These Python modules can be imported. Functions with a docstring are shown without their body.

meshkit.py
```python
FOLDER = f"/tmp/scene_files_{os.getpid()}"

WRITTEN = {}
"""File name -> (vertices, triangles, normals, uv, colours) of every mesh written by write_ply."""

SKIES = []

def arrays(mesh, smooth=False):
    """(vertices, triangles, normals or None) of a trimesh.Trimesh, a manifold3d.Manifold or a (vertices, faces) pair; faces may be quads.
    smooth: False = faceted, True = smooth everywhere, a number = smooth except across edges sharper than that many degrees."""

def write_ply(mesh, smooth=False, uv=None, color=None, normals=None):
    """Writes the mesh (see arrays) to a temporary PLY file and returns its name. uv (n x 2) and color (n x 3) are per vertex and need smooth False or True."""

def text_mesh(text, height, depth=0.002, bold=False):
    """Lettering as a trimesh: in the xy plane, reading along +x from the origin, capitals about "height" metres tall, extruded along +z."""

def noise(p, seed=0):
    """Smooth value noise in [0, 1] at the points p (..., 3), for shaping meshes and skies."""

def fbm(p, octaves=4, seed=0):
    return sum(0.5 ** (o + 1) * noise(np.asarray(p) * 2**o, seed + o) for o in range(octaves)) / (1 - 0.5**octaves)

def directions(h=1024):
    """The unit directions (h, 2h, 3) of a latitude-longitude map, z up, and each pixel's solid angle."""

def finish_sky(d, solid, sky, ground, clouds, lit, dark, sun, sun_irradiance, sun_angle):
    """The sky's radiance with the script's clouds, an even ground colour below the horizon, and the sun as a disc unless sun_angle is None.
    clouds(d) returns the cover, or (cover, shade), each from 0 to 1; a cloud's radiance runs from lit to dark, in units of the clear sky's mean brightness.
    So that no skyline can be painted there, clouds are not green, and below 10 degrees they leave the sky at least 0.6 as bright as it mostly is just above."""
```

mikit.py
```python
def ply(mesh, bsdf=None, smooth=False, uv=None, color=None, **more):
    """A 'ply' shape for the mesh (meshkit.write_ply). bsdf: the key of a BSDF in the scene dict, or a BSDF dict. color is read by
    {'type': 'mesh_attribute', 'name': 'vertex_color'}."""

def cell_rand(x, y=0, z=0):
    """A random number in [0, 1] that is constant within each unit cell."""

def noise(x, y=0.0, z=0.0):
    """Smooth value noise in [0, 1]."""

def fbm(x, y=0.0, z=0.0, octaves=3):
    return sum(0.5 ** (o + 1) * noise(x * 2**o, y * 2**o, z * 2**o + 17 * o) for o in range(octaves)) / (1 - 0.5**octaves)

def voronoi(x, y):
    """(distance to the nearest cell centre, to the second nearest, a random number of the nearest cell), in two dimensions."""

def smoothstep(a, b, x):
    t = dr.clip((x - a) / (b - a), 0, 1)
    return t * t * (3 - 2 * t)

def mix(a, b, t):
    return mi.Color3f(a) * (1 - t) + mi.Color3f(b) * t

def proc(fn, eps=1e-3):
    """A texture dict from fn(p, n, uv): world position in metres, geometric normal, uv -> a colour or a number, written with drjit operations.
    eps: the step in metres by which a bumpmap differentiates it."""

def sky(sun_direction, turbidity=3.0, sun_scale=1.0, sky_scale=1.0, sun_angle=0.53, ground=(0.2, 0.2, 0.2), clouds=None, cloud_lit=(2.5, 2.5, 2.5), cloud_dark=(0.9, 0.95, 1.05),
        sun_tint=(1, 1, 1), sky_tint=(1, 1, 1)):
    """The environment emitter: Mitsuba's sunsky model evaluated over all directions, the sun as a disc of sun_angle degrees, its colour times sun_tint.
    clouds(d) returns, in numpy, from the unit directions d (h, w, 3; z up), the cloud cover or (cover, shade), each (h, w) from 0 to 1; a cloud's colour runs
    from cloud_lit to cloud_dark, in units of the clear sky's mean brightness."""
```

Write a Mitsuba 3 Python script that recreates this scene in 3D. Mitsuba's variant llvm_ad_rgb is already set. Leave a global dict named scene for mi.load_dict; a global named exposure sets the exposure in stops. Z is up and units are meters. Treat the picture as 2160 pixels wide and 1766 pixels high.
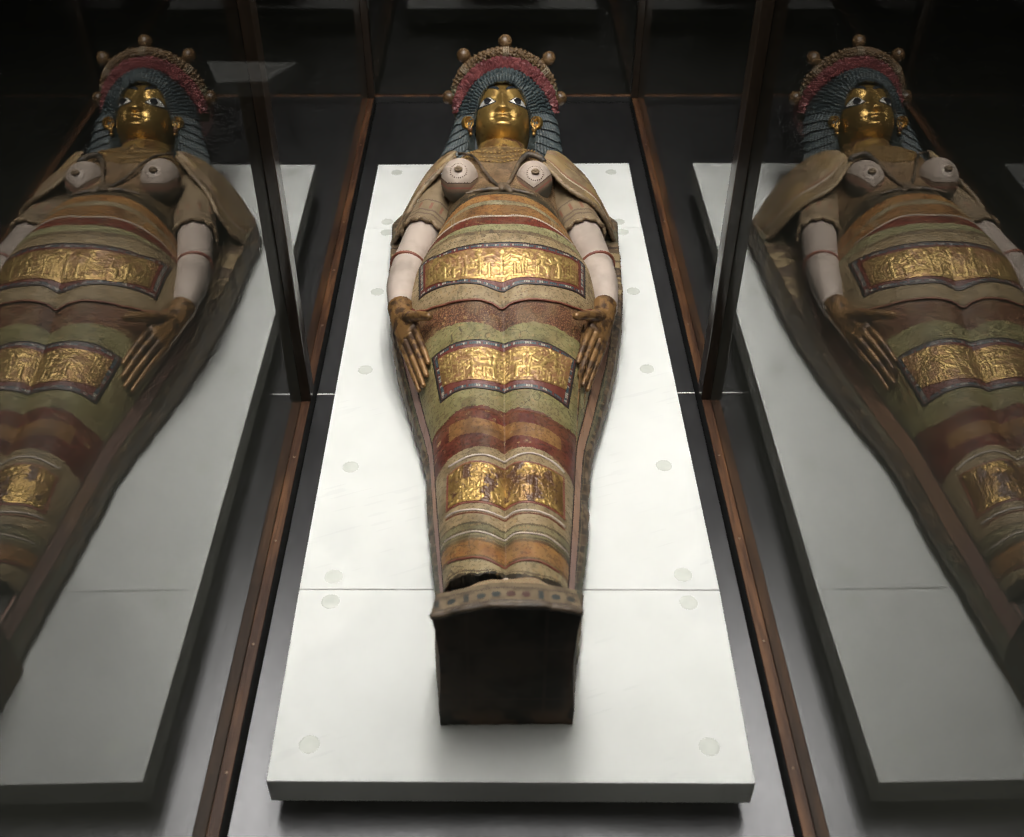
import math, random
import numpy as np
import drjit as dr
import trimesh, manifold3d as m3
import mitsuba as mi
import mikit, meshkit
from mikit import proc, noise, fbm, cell_rand, smoothstep, mix, voronoi
from scipy.interpolate import PchipInterpolator as PI

rng = np.random.default_rng(7)
T = mi.ScalarTransform4f
scene, labels = {}, {}

# ------------------------------------------------------------------ camera, light, exposure
pit, yaw, roll = math.radians(40.449), math.radians(0.828), math.radians(0.303)
F = np.array([math.sin(yaw) * math.cos(pit), math.cos(yaw) * math.cos(pit), -math.sin(pit)])
R = np.array([math.cos(yaw), -math.sin(yaw), 0.0])
U = np.cross(R, F)
U2 = -R * math.sin(roll) + U * math.cos(roll)
CAM = np.array([-0.0135, 0.0, 1.4])          # z = 0 is the top of the white slabs
scene['camera'] = {'type': 'thinlens', 'fov': 51.57, 'aperture_radius': 0.0048, 'focus_distance': 2.15,
                   'near_clip': 0.02, 'far_clip': 60.0,
                   'to_world': T().look_at(origin=CAM.tolist(), target=(CAM + F).tolist(), up=U2.tolist())}
LAMP_Z, LAMP_Y, LAMP_LX, LAMP_LY, LAMP_E = 1.95, 1.69, 0.46, 1.76, 18.8
exposure = 0.0

# ------------------------------------------------------------------ helpers
def key_for(k):
    if k not in scene and k not in labels:
        return k
    n = 1
    while f'{k}_{n:03d}' in scene or f'{k}_{n:03d}' in labels:
        n += 1
    return f'{k}_{n:03d}'

def obj(name, mesh, bsdf, parent=None, smooth=35, uv=None, label=None, kind=None):
    k = key_for((parent + '__' if parent else '') + name)
    scene[k] = mikit.ply(mesh, bsdf, smooth=(True if uv is not None else smooth), uv=uv)
    d = {}
    if label: d['label'] = label
    if kind: d['kind'] = kind
    if d: labels[k] = d
    return k

def thing(name, label, cat, group=None):
    k = key_for(name)
    labels[k] = {'label': label, 'category': cat}
    if group: labels[k]['group'] = group
    return k

def cat(ms):
    return trimesh.util.concatenate([m if isinstance(m, trimesh.Trimesh) else trimesh.Trimesh(*m, process=False) for m in ms])

def grid(P, close=False):
    n, m = P.shape[:2]
    i, j = np.meshgrid(np.arange(n - 1), np.arange(m if close else m - 1), indexing='ij')
    a = i * m + j; b = i * m + (j + 1) % m; c = (i + 1) * m + (j + 1) % m; d = (i + 1) * m + j
    f = np.concatenate([np.stack([a, b, c], -1).reshape(-1, 3), np.stack([a, c, d], -1).reshape(-1, 3)])
    return trimesh.Trimesh(P.reshape(-1, 3), f, process=False)

def up(m):
    """orient an open sheet so that its faces look up"""
    if (np.asarray(m.face_normals) * np.asarray(m.area_faces)[:, None]).sum(0)[2] < 0:
        m = trimesh.Trimesh(m.vertices, np.asarray(m.faces)[:, ::-1], process=False)
    return m

def interp(path, n):
    p = np.asarray(path, float)
    s = np.r_[0, np.cumsum(np.linalg.norm(np.diff(p, axis=0), axis=1))]
    f = PI(s, p) if len(p) > 2 else None
    q = np.linspace(0, s[-1], n)
    return f(q) if f is not None else p[0] + (p[1] - p[0]) * (q / s[-1])[:, None]

def tube(path, radii, n=40, ns=14, flat=1.0, caps=True, mod=None):
    p = interp(path, n)
    r = np.interp(np.linspace(0, 1, n), np.linspace(0, 1, len(np.atleast_1d(radii))), np.atleast_1d(radii)) if np.ndim(radii) else np.full(n, radii)
    t = np.gradient(p, axis=0); t /= np.linalg.norm(t, axis=1, keepdims=True)
    a = np.empty_like(t)
    v = np.cross(t[0], [0, 0, 1.0]) if abs(t[0, 2]) < 0.9 else np.cross(t[0], [0, 1.0, 0])
    for i in range(n):                               # parallel transport
        v = v - t[i] * (v @ t[i]); v = v / np.linalg.norm(v); a[i] = v
    b = np.cross(a, t)
    th = np.linspace(0, 2 * np.pi, ns, endpoint=False)
    rr = r[:, None] * np.ones(ns)
    if mod is not None:
        rr = rr + mod(np.linspace(0, 1, n)[:, None], th[None])
    P = p[:, None] + rr[..., None] * (np.cos(th)[None, :, None] * a[:, None] + flat * np.sin(th)[None, :, None] * b[:, None])
    if caps:
        P = np.concatenate([np.repeat(p[:1, None], ns, 1), P, np.repeat(p[-1:, None], ns, 1)])
    m = grid(P, close=True)
    trimesh.repair.fix_normals(m)
    return m

def ell(c, r, sub=3):
    m = trimesh.creation.icosphere(subdivisions=sub)
    return trimesh.Trimesh(m.vertices * np.asarray(r, float) + np.asarray(c, float), m.faces, process=False)

def box(x0, x1, y0, y1, z0, z1, bev=0.0015):
    pts = [(x, y, z) for x in (x0 + bev, x1 - bev) for y in (y0 + bev, y1 - bev) for z in (z0 + bev, z1 - bev)]
    return hull_pts(pts, bev)

def hull_pts(pts, r, seg=8):
    s = m3.Manifold.sphere(r, seg)
    m = m3.Manifold.batch_hull([s.translate(tuple(map(float, p))) for p in pts])
    q = m.to_mesh()
    return trimesh.Trimesh(q.vert_properties[:, :3], q.tri_verts, process=False)

def chain(joints):
    """hulls between consecutive (x,y,z,r) joints, as one manifold"""
    out = []
    for a, b in zip(joints[:-1], joints[1:]):
        out.append(m3.Manifold.batch_hull([m3.Manifold.sphere(float(a[3]), 14).translate(tuple(map(float, a[:3]))),
                                           m3.Manifold.sphere(float(b[3]), 14).translate(tuple(map(float, b[:3])))]))
    return out

def hull_of(js):
    return m3.Manifold.batch_hull([m3.Manifold.sphere(float(j[3]), 14).translate(tuple(map(float, j[:3]))) for j in js])

def union_smooth(parts, edge=0.004, it=8):
    m = m3.Manifold.batch_boolean(parts, m3.OpType.Add).refine_to_length(edge).to_mesh()
    t = trimesh.Trimesh(m.vert_properties[:, :3], m.tri_verts, process=True)
    trimesh.smoothing.filter_taubin(t, lamb=0.5, nu=0.53, iterations=it)
    return t

def tab(s):
    a = np.array([float(v) for v in s.split()]).reshape(-1, 2)
    return PI(a[:, 0], a[:, 1], extrapolate=True)

def lin(s):
    a = np.array([float(v) for v in s.split()]).reshape(-1, 2)
    return lambda x: np.interp(x, a[:, 0], a[:, 1])

def sstep(a, b, x):
    t = np.clip((x - a) / (b - a), 0, 1)
    return t * t * (3 - 2 * t)

# ------------------------------------------------------------------ materials
def tex(fn, eps=1e-3): return proc(fn, eps)
def rgb(*c): return {'type': 'rgb', 'value': list(c)}
def C(*c): return mi.Color3f(*c)

def princ(key, base, rough=0.5, metal=0.0, spec=0.5, bump=None, bump_scale=1.0, eps=5e-4, **k):
    d = {'type': 'principled', 'base_color': base if isinstance(base, dict) else rgb(*base),
         'roughness': rough, 'metallic': metal, 'specular': spec, **k}
    if bump is not None:
        d = {'type': 'bumpmap', 'arbitrary': tex(bump, eps), 'scale': bump_scale, 'bsdf': d}
    scene[key] = {'type': 'twosided', 'bsdf': d}

def slab_col(p, n, uv):
    k = fbm(p.x * 9, p.y * 9, 3.0, 3)
    c = mix(C(.795, .805, .775), C(.855, .86, .84), k)
    sm = smoothstep(.60, .75, fbm(p.x * 5 + 7, p.y * 3.4, 1.0, 3)) * .35            # old scuffs and hand marks
    sc = smoothstep(.80, .86, noise(p.x * 16 + p.y * 5, p.y * 160 - p.x * 60, 4.0)) * smoothstep(.5, .7, noise(p.x * 7, p.y * 7, 9.0)) * .25
    return mix(c, C(.70, .71, .70), dr.clip(sm + sc, 0, 1))
# translucent white plastic: part of the light enters, scatters inside and leaves by the sides
scene['m_slab'] = {'type': 'principledthin', 'base_color': tex(slab_col), 'roughness': .6, 'diff_trans': .45, 'spec_trans': 0.0, 'eta': 1.3}
princ('m_plug', tex(lambda p, n, uv: mix(C(.50, .515, .475), C(.57, .58, .54), fbm(p.x * 60, p.y * 60, 1.0, 2))), rough=0.5, spec=0.4)
princ('m_black', (.012, .012, .012), rough=0.6)
def floor_bump(p, n, uv):
    return fbm(p.x * 420, p.y * 30, 0.0, 2) * .00006 + noise(p.x * 900, p.y * 900, 1.0) * .00003
def floor_col(p, n, uv):
    return mix(C(.100, .099, .104), C(.135, .134, .139), fbm(p.x * 25, p.y * 9, 2.0, 3))
princ('m_floor', tex(floor_col), rough=tex(lambda p, n, uv: .315 + .05 * fbm(p.x * 12, p.y * 5, 1.0, 2)), metal=1.0, bump=floor_bump)
princ('m_joint', (.85, .84, .80), rough=0.4)
def copper(p, n, uv):
    s = fbm(p.x * 60 + p.z * 60, p.y * 5, 1.0, 4); g = noise(p.x * 300, p.y * 14, 4.0)
    c = mix(C(.030, .012, .006), C(.105, .046, .019), smoothstep(.3, .75, s))
    return mix(c, C(.05, .022, .01), smoothstep(.62, .8, g) * .6)
princ('m_copper', tex(copper), rough=0.5, metal=0.15, spec=0.3)
princ('m_bronze', tex(lambda p, n, uv: mix(C(.008, .006, .004), C(.020, .013, .009), fbm(p.z * 3, p.y * 40, p.x * 40, 3))), rough=0.15, metal=0.1, spec=.6)
# old plate glass, faintly smeared where it has been wiped
def smear(p, n, uv):
    k = fbm(p.y * 1.6 + p.x, p.z * 2.3 + p.y * .7, 2.0, 3)
    w = noise(p.y * 9 + p.z * 5, p.z * 1.5 - p.y, 5.0)
    return mi.Color3f(.90 + .10 * k - .10 * smoothstep(.62, .8, w) * smoothstep(.45, .6, k))
scene['m_glass'] = {'type': 'thindielectric', 'int_ior': 1.66, 'specular_reflectance': tex(smear)}
scene['m_end_glass'] = {'type': 'thindielectric', 'int_ior': 1.42}
princ('m_ground', tex(lambda p, n, uv: mix(C(.050, .052, .042), C(.076, .077, .062), fbm(p.x * 3, p.y * 3, 0.0, 3))), rough=0.5)

def wear(p, s=1.0):
    return fbm(p.x * 70 * s, p.y * 70 * s, p.z * 70 * s, 4)

def line(d, w):               # 1 near d = 0
    return 1 - smoothstep(w * .6, w, dr.abs(d))

# gold leaf: metal where whole, red-brown bole where worn
def gold_w(p):
    return smoothstep(.50, .66, fbm(p.x * 55, p.y * 55, p.z * 55, 4)) * .75 + smoothstep(.6, .72, fbm(p.x * 240, p.y * 240, p.z * 240, 2)) * .5
def gold_col(p, n, uv):
    g = mix(C(.57, .395, .14), C(.36, .225, .078), fbm(p.x * 30, p.y * 30, p.z * 30, 3))
    g = mix(g, C(.20, .085, .04), smoothstep(.22, -.05, uv.x + .5 * (fbm(p.x * 90, p.y * 90, 2.0, 3) - .5)) * .62)   # bole in the hollows
    return mix(g, C(.20, .085, .045), dr.clip(gold_w(p), 0, 1) * .75)
def gold_met(p, n, uv): return .62 - .5 * dr.clip(gold_w(p), 0, 1)
def gold_bump(p, n, uv): return fbm(p.x * 160, p.y * 160, p.z * 160, 3) * .0006
princ('m_gold', tex(gold_col), rough=0.38, metal=tex(gold_met), bump=gold_bump)
def gold_dark(p, n, uv):
    g = mix(C(.50, .32, .10), C(.22, .12, .045), smoothstep(.3, .7, fbm(p.x * 32, p.y * 32, p.z * 32, 4)))
    return mix(g, C(.095, .045, .024), dr.clip(gold_w(p) * 1.35, 0, 1))
princ('m_gold_worn', tex(gold_dark), rough=0.36, metal=tex(lambda p, n, uv: .6 - .5 * dr.clip(gold_w(p) * 1.2, 0, 1)), bump=gold_bump)
def face_col(p, n, uv):
    w = smoothstep(.55, .75, fbm(p.x * 80, p.y * 80, p.z * 80, 4)) * .55
    g = mix(C(.60, .395, .125), C(.36, .215, .065), fbm(p.x * 45, p.y * 45, p.z * 45, 3))
    return mix(g, C(.25, .11, .04), w)
princ('m_gold_face', tex(face_col), rough=0.34, metal=0.78, bump=lambda p, n, uv: fbm(p.x * 120, p.y * 120, p.z * 120, 2) * .0007)
def hand_col(p, n, uv):
    w = smoothstep(.42, .66, fbm(p.x * 60, p.y * 60, p.z * 60, 4))
    return mix(C(.22, .118, .045), C(.055, .030, .018), w * .9)
princ('m_gold_hand', tex(hand_col), rough=0.38, metal=0.35, bump=gold_bump)

def dirty(c1, c2, s=1.0, spots=None):
    def f(p, n, uv):
        k = fbm(p.x * 45 * s, p.y * 45 * s, p.z * 45 * s, 4)
        c = mix(C(*c1), C(*c2), smoothstep(.3, .7, k))
        if spots is not None:
            c = mix(c, C(*spots), smoothstep(.67, .74, fbm(p.x * 210, p.y * 210, p.z * 210, 2)) * .8)
        return c
    return tex(f)
fine = lambda p, n, uv: fbm(p.x * 350, p.y * 350, p.z * 350, 3) * .0005
princ('m_flesh', dirty((.315, .255, .215), (.405, .33, .28), .6), rough=0.55, bump=fine, bump_scale=.5)
princ('m_red_line', dirty((.14, .04, .025), (.20, .07, .04)), rough=0.5)
princ('m_pale_line', dirty((.40, .33, .27), (.55, .47, .40)), rough=0.5)
princ('m_dark', dirty((.018, .016, .014), (.04, .034, .028)), rough=0.6, bump=fine)
def foot_col(p, n, uv):
    k = fbm(p.x * 18, p.z * 18, 3.0, 4)
    c = mix(C(.011, .0105, .008), C(.036, .027, .018), smoothstep(.35, .75, k))
    e = smoothstep(.075, .1, dr.abs(p.x + .006)) + smoothstep(.06, .01, p.z)
    c = mix(c, C(.075, .042, .022), dr.clip(e, 0, 1) * smoothstep(.35, .6, noise(p.x * 40, p.z * 40, 8.0)) * .7)
    g = line(dr.abs(p.x + .006) - .055, .003) + line(p.z - .19, .003) + line(p.z - .07, .003)
    return mix(c, C(.05, .028, .02), dr.clip(g, 0, 1) * .4)
princ('m_foot', tex(foot_col), rough=0.7, spec=.2, bump=fine)
def dots_col(p, n, uv):      # band of discs and bars over the toes: uv.x across, uv.y from front to back
    c = mix(C(.155, .115, .068), C(.095, .066, .040), fbm(p.x * 60, p.y * 60, 1.0, 3))
    q = uv.x / .0205; k = dr.floor(q); fx = (q - k - .5) * .0205
    r = dr.sqrt(dr.square(fx) + dr.square((uv.y - .025) * .9))
    bar = (cell_rand(k, 3.0) > .72)
    dot = dr.select(bar, line(fx, .0045) * (1 - smoothstep(.010, .012, dr.abs(uv.y - .025))), 1 - smoothstep(.0055, .0068, r))
    dc = mix(C(.018, .024, .026), C(.045, .014, .012), dr.select(cell_rand(k, 7.0) > .6, mi.Float(1), mi.Float(0)))
    c = mix(c, dc, dot * .9)
    c = mix(c, C(.05, .035, .025), dr.clip(line(uv.y - .009, .002) + line(uv.y - .041, .002), 0, 1))
    return mix(c, C(.055, .038, .024), smoothstep(.5, .7, fbm(p.x * 90, p.y * 90, 2.0, 3)) * .6)
princ('m_toe', tex(dots_col), rough=0.55, bump=fine)

# ------------------------------------------------------------------ coffin body: measured profile
X0 = -.006
WO = tab('0.9 .104 .98 .106 1.05 .111 1.13 .120 1.2 .128 1.3 .141 1.385 .149 1.47 .159 1.575 .186 1.66 .208 1.745 .228 1.87 .249 1.96 .261 2.06 .268 2.16 .272 2.25 .276 2.305 .281 2.335 .272 2.43 .224 2.557 .158 2.62 .125 2.66 .08 2.69 .02')
WI = tab('0.9 .082 1.0 .086 1.1 .098 1.2 .108 1.3 .118 1.39 .126 1.46 .133 1.55 .153 1.65 .175 1.75 .197 1.80 .2065 1.86 .2075 1.91 .2035 1.95 .194 2.0 .178 2.05 .163 2.1 .150 2.15 .145 2.22 .152 2.29 .162 2.35 .152 2.42 .125 2.5 .1 2.7 .08')
ZI = tab('0.9 .08 1.4 .08 1.6 .085 1.8 .095 2.1 .11 2.3 .10 2.4 .08 2.7 .06')
ZT = tab('0.9 .165 1.04 .152 1.12 .147 1.2 .147 1.36 .156 1.485 .172 1.55 .186 1.62 .198 1.70 .219 1.78 .241 1.86 .262 1.95 .275 2.05 .274 2.12 .259 2.2 .256 2.27 .265 2.32 .264 2.345 .252 2.37 .222 2.42 .18 2.6 .14')
CL = tab('0.9 .014 1.1 .021 1.3 .024 1.5 .023 1.62 .020 1.74 .014 1.80 .009 1.86 .002 1.9 0 2.7 0')
PW = tab('0.9 2.2 1.3 2.3 1.5 2.4 1.65 2.3 1.8 2.4 1.95 2.5 2.1 2.6 2.3 2.7 2.7 2.4')
BT = {'orange_top':'-0.107 2.070 -0.059 2.078 -0.007 2.075 0.059 2.059 0.111 2.050',
      'line_top':'-0.132 2.026 -0.072 2.038 -0.007 2.040 0.058 2.031 0.110 2.013 0.133 1.992',
      'ochre2_top':'-0.121 2.014 -0.071 2.022 -0.007 2.021 0.058 2.018 0.104 1.998',
      'white':'-0.144 1.978 -0.083 1.978 -0.019 1.970 0.057 1.974 0.126 1.960',
      'green_top':'-0.183 1.954 -0.147 1.946 -0.108 1.944 -0.057 1.940 -0.007 1.937 0.069 1.940 0.147 1.958 0.186 1.972',
      'cream_top':'-0.180 1.948 -0.134 1.934 -0.057 1.919 -0.007 1.917 0.068 1.917 0.119 1.918 0.173 1.936',
      'apron':'-0.205 1.970 -0.203 1.846 -0.180 1.787 -0.158 1.764 -0.123 1.749 -0.079 1.742 -0.048 1.738 -0.022 1.730 -0.005 1.720 0.014 1.732 0.052 1.739 0.088 1.743 0.137 1.754 0.163 1.767 0.192 1.805 0.201 1.972',
      'lattice_b':'-0.156 1.691 -0.143 1.697 -0.112 1.697 -0.078 1.694 -0.043 1.685 -0.017 1.677 -0.007 1.669 0.011 1.682 0.051 1.689 0.086 1.690 0.122 1.688 0.159 1.689',
      'red1':'-0.130 1.474 -0.119 1.473 -0.097 1.482 -0.074 1.489 -0.046 1.488 -0.019 1.481 -0.006 1.482 0.014 1.485 0.036 1.482 0.069 1.475 0.102 1.463 0.136 1.479',
      'ochre':'-0.096 1.462 -0.074 1.462 -0.045 1.458 -0.021 1.450 -0.006 1.451 0.013 1.452 0.035 1.447 0.068 1.441 0.100 1.434',
      'red2':'-0.106 1.421 -0.084 1.427 -0.051 1.424 -0.021 1.416 -0.008 1.413 0.013 1.421 0.045 1.413 0.077 1.405 0.108 1.405',
      'white3':'-0.119 1.369 -0.101 1.385 -0.075 1.391 -0.046 1.392 -0.020 1.388 -0.004 1.385 0.015 1.390 0.045 1.389 0.073 1.384 0.102 1.371 0.125 1.352',
      'ridge4':'-0.093 1.256 -0.056 1.247 -0.025 1.238 -0.006 1.235 0.013 1.242 0.047 1.242 0.080 1.240 0.098 1.235',
      'dgreen':'-0.107 1.227 -0.086 1.226 -0.054 1.221 -0.029 1.214 -0.006 1.205 0.013 1.214 0.041 1.214 0.079 1.215 0.109 1.211',
      'orange5':'-0.103 1.195 -0.078 1.188 -0.051 1.185 -0.025 1.177 -0.006 1.170 0.012 1.182 0.040 1.178 0.068 1.179 0.087 1.173',
      'cream6':'-0.094 1.158 -0.069 1.145 -0.043 1.140 -0.019 1.130 -0.008 1.122 0.008 1.130 0.030 1.133 0.052 1.134 0.072 1.129',
      'crack':'-0.099 1.122 -0.083 1.123 -0.068 1.119 -0.043 1.106 -0.017 1.112 -0.001 1.116 0.015 1.108 0.047 1.099 0.082 1.110',
      'bord1t':'-0.179 1.920 -0.132 1.889 -0.069 1.879 -0.007 1.879 0.067 1.881 0.118 1.887 0.171 1.910',
      'gold1t':'-0.162 1.893 -0.106 1.869 -0.056 1.863 -0.002 1.864 0.042 1.863 0.104 1.867 0.155 1.883',
      'gold1b':'-0.159 1.819 -0.104 1.794 -0.055 1.787 -0.031 1.783 -0.007 1.780 0.022 1.788 0.053 1.790 0.102 1.794 0.152 1.812',
      'bord1b':'-0.169 1.804 -0.129 1.792 -0.080 1.781 -0.043 1.770 -0.007 1.756 0.029 1.771 0.065 1.774 0.114 1.782 0.165 1.799',
      'bord2t':'-0.140 1.644 -0.101 1.649 -0.049 1.647 -0.024 1.644 -0.005 1.645 0.015 1.646 0.043 1.646 0.097 1.643 0.141 1.638',
      'gold2t':'-0.127 1.630 -0.091 1.628 -0.054 1.629 -0.024 1.626 -0.007 1.623 0.015 1.629 0.043 1.629 0.096 1.631 0.132 1.631',
      'gold2b':'-0.115 1.557 -0.085 1.550 -0.046 1.545 -0.024 1.544 -0.006 1.543 0.014 1.547 0.037 1.544 0.082 1.544 0.115 1.549',
      'bord2b':'-0.119 1.524 -0.086 1.529 -0.046 1.526 -0.024 1.523 -0.004 1.525 0.019 1.525 0.043 1.525 0.081 1.520 0.119 1.512',
      'ridge3':'-0.086 1.365 -0.062 1.371 -0.034 1.369 -0.006 1.363 0.024 1.370 0.055 1.373 0.085 1.366 0.116 1.351',
      'gold3t':'-0.097 1.342 -0.074 1.353 -0.046 1.353 -0.022 1.347 -0.006 1.343 0.010 1.351 0.040 1.349 0.074 1.344 0.102 1.340',
      'gold3b':'-0.097 1.271 -0.076 1.271 -0.056 1.267 -0.029 1.261 -0.006 1.257 0.019 1.263 0.044 1.263 0.071 1.260 0.099 1.254'}
BF = {k: lin(v) for k, v in BT.items()}
def smooth_fn(f, lo, hi):
    xs = np.linspace(lo, hi, 121)
    ys = np.convolve(np.pad(f(xs), 4, 'edge'), np.hanning(11)[1:-1] / np.hanning(11).sum(), 'valid')
    return lambda x: np.interp(x, xs, ys)
BF = {k: (f if k == 'apron' else smooth_fn(f, -.2, .2)) for k, f in BF.items()}
collar_y = lin('-.2 2.40 -.121 2.318 -.085 2.282 -.04 2.248 -.004 2.240 .034 2.254 .076 2.282 .128 2.315 .2 2.40')
SEQ = [collar_y] + [BF[k] for k in 'orange_top line_top ochre2_top white green_top cream_top apron lattice_b red1 ochre red2 white3 ridge4 dgreen orange5 cream6 crack'.split()]

def body_z(x, y, raw=False):
    dx = np.asarray(x, float) - X0; y = np.asarray(y, float)
    s = np.clip(np.abs(dx) / WI(y), 0, 1)
    zi, zt = ZI(y), ZT(y)
    z = zi + (zt - zi) * (1 - s ** PW(y)) ** .62
    z = z - CL(y) * np.exp(-1.6 * np.sqrt((dx / (WI(y) * .30)) ** 2 + .002))
    # the apron stands a little proud of the thighs, the belt bands of the dress below them
    ap = BF['apron'](dx)
    z = z + .005 * sstep(ap - .002, ap + .006, y) * sstep(2.2, 2.05, y) - .003 * sstep(.004, -.003, y - BF['red1'](dx)) * sstep(-.012, -.003, y - BF['red1'](dx))
    return z

def band_v(x, y):
    dx = x - X0
    b = np.stack([np.full_like(y, 2.6)] + [f(dx) for f in SEQ] + [np.full_like(y, .9)], 0)
    for i in range(1, len(b)):
        b[i] = np.minimum(b[i], b[i - 1] - .004)
    v = np.zeros_like(y)
    for i in range(len(b) - 1):
        t = (b[i] - y) / (b[i] - b[i + 1])
        v = np.where((t >= 0) & (t < 1), i + t, v)
    return v

NY, NT = 460, 261
t = np.linspace(-1, 1, NT)
tt = np.sin(t * np.pi / 2) * .35 + t * .65
def crack_edge(dx):
    return BF['crack'](dx) - .006 - .014 * sstep(-.03, .03, dx) + .005 * (meshkit.noise(np.stack([dx * 90, dx * 0, dx * 0], -1), 3) - .5) + .003 * (meshkit.noise(np.stack([dx * 330, dx * 0, dx * 0], -1), 4) - .5)
yy0 = np.linspace(0, 1, NY)[:, None]
dx_guess = tt[None] * .1
ystart = crack_edge(tt * .1)[None]
Y = ystart + (2.44 - ystart) * yy0
X = X0 + WI(Y) * tt[None]
Z = body_z(X, Y)
nz = meshkit.fbm(np.stack([X * 30, Y * 30, Z * 0], -1), 4, 5) - .5
Z = Z + nz * .0035 * np.clip((1 - np.abs(tt[None])) * 6, 0, 1)
P = np.stack([X, Y, Z], -1)
V = np.stack([X - X0, band_v(X, Y)], -1)
# broken end: the sheet turns down into the gap
lip = np.stack([np.stack([P[0][:, 0], P[0][:, 1] + e, P[0][:, 2] - d], -1) for d, e in ((.05, .012), (.012, .003), (.003, .0))])
P = np.concatenate([lip, P]); V = np.concatenate([np.stack([X[0] - X0, np.full(NT, 18.5)], -1)[None]] * 2 + [V[:1]] + [V])

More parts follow.
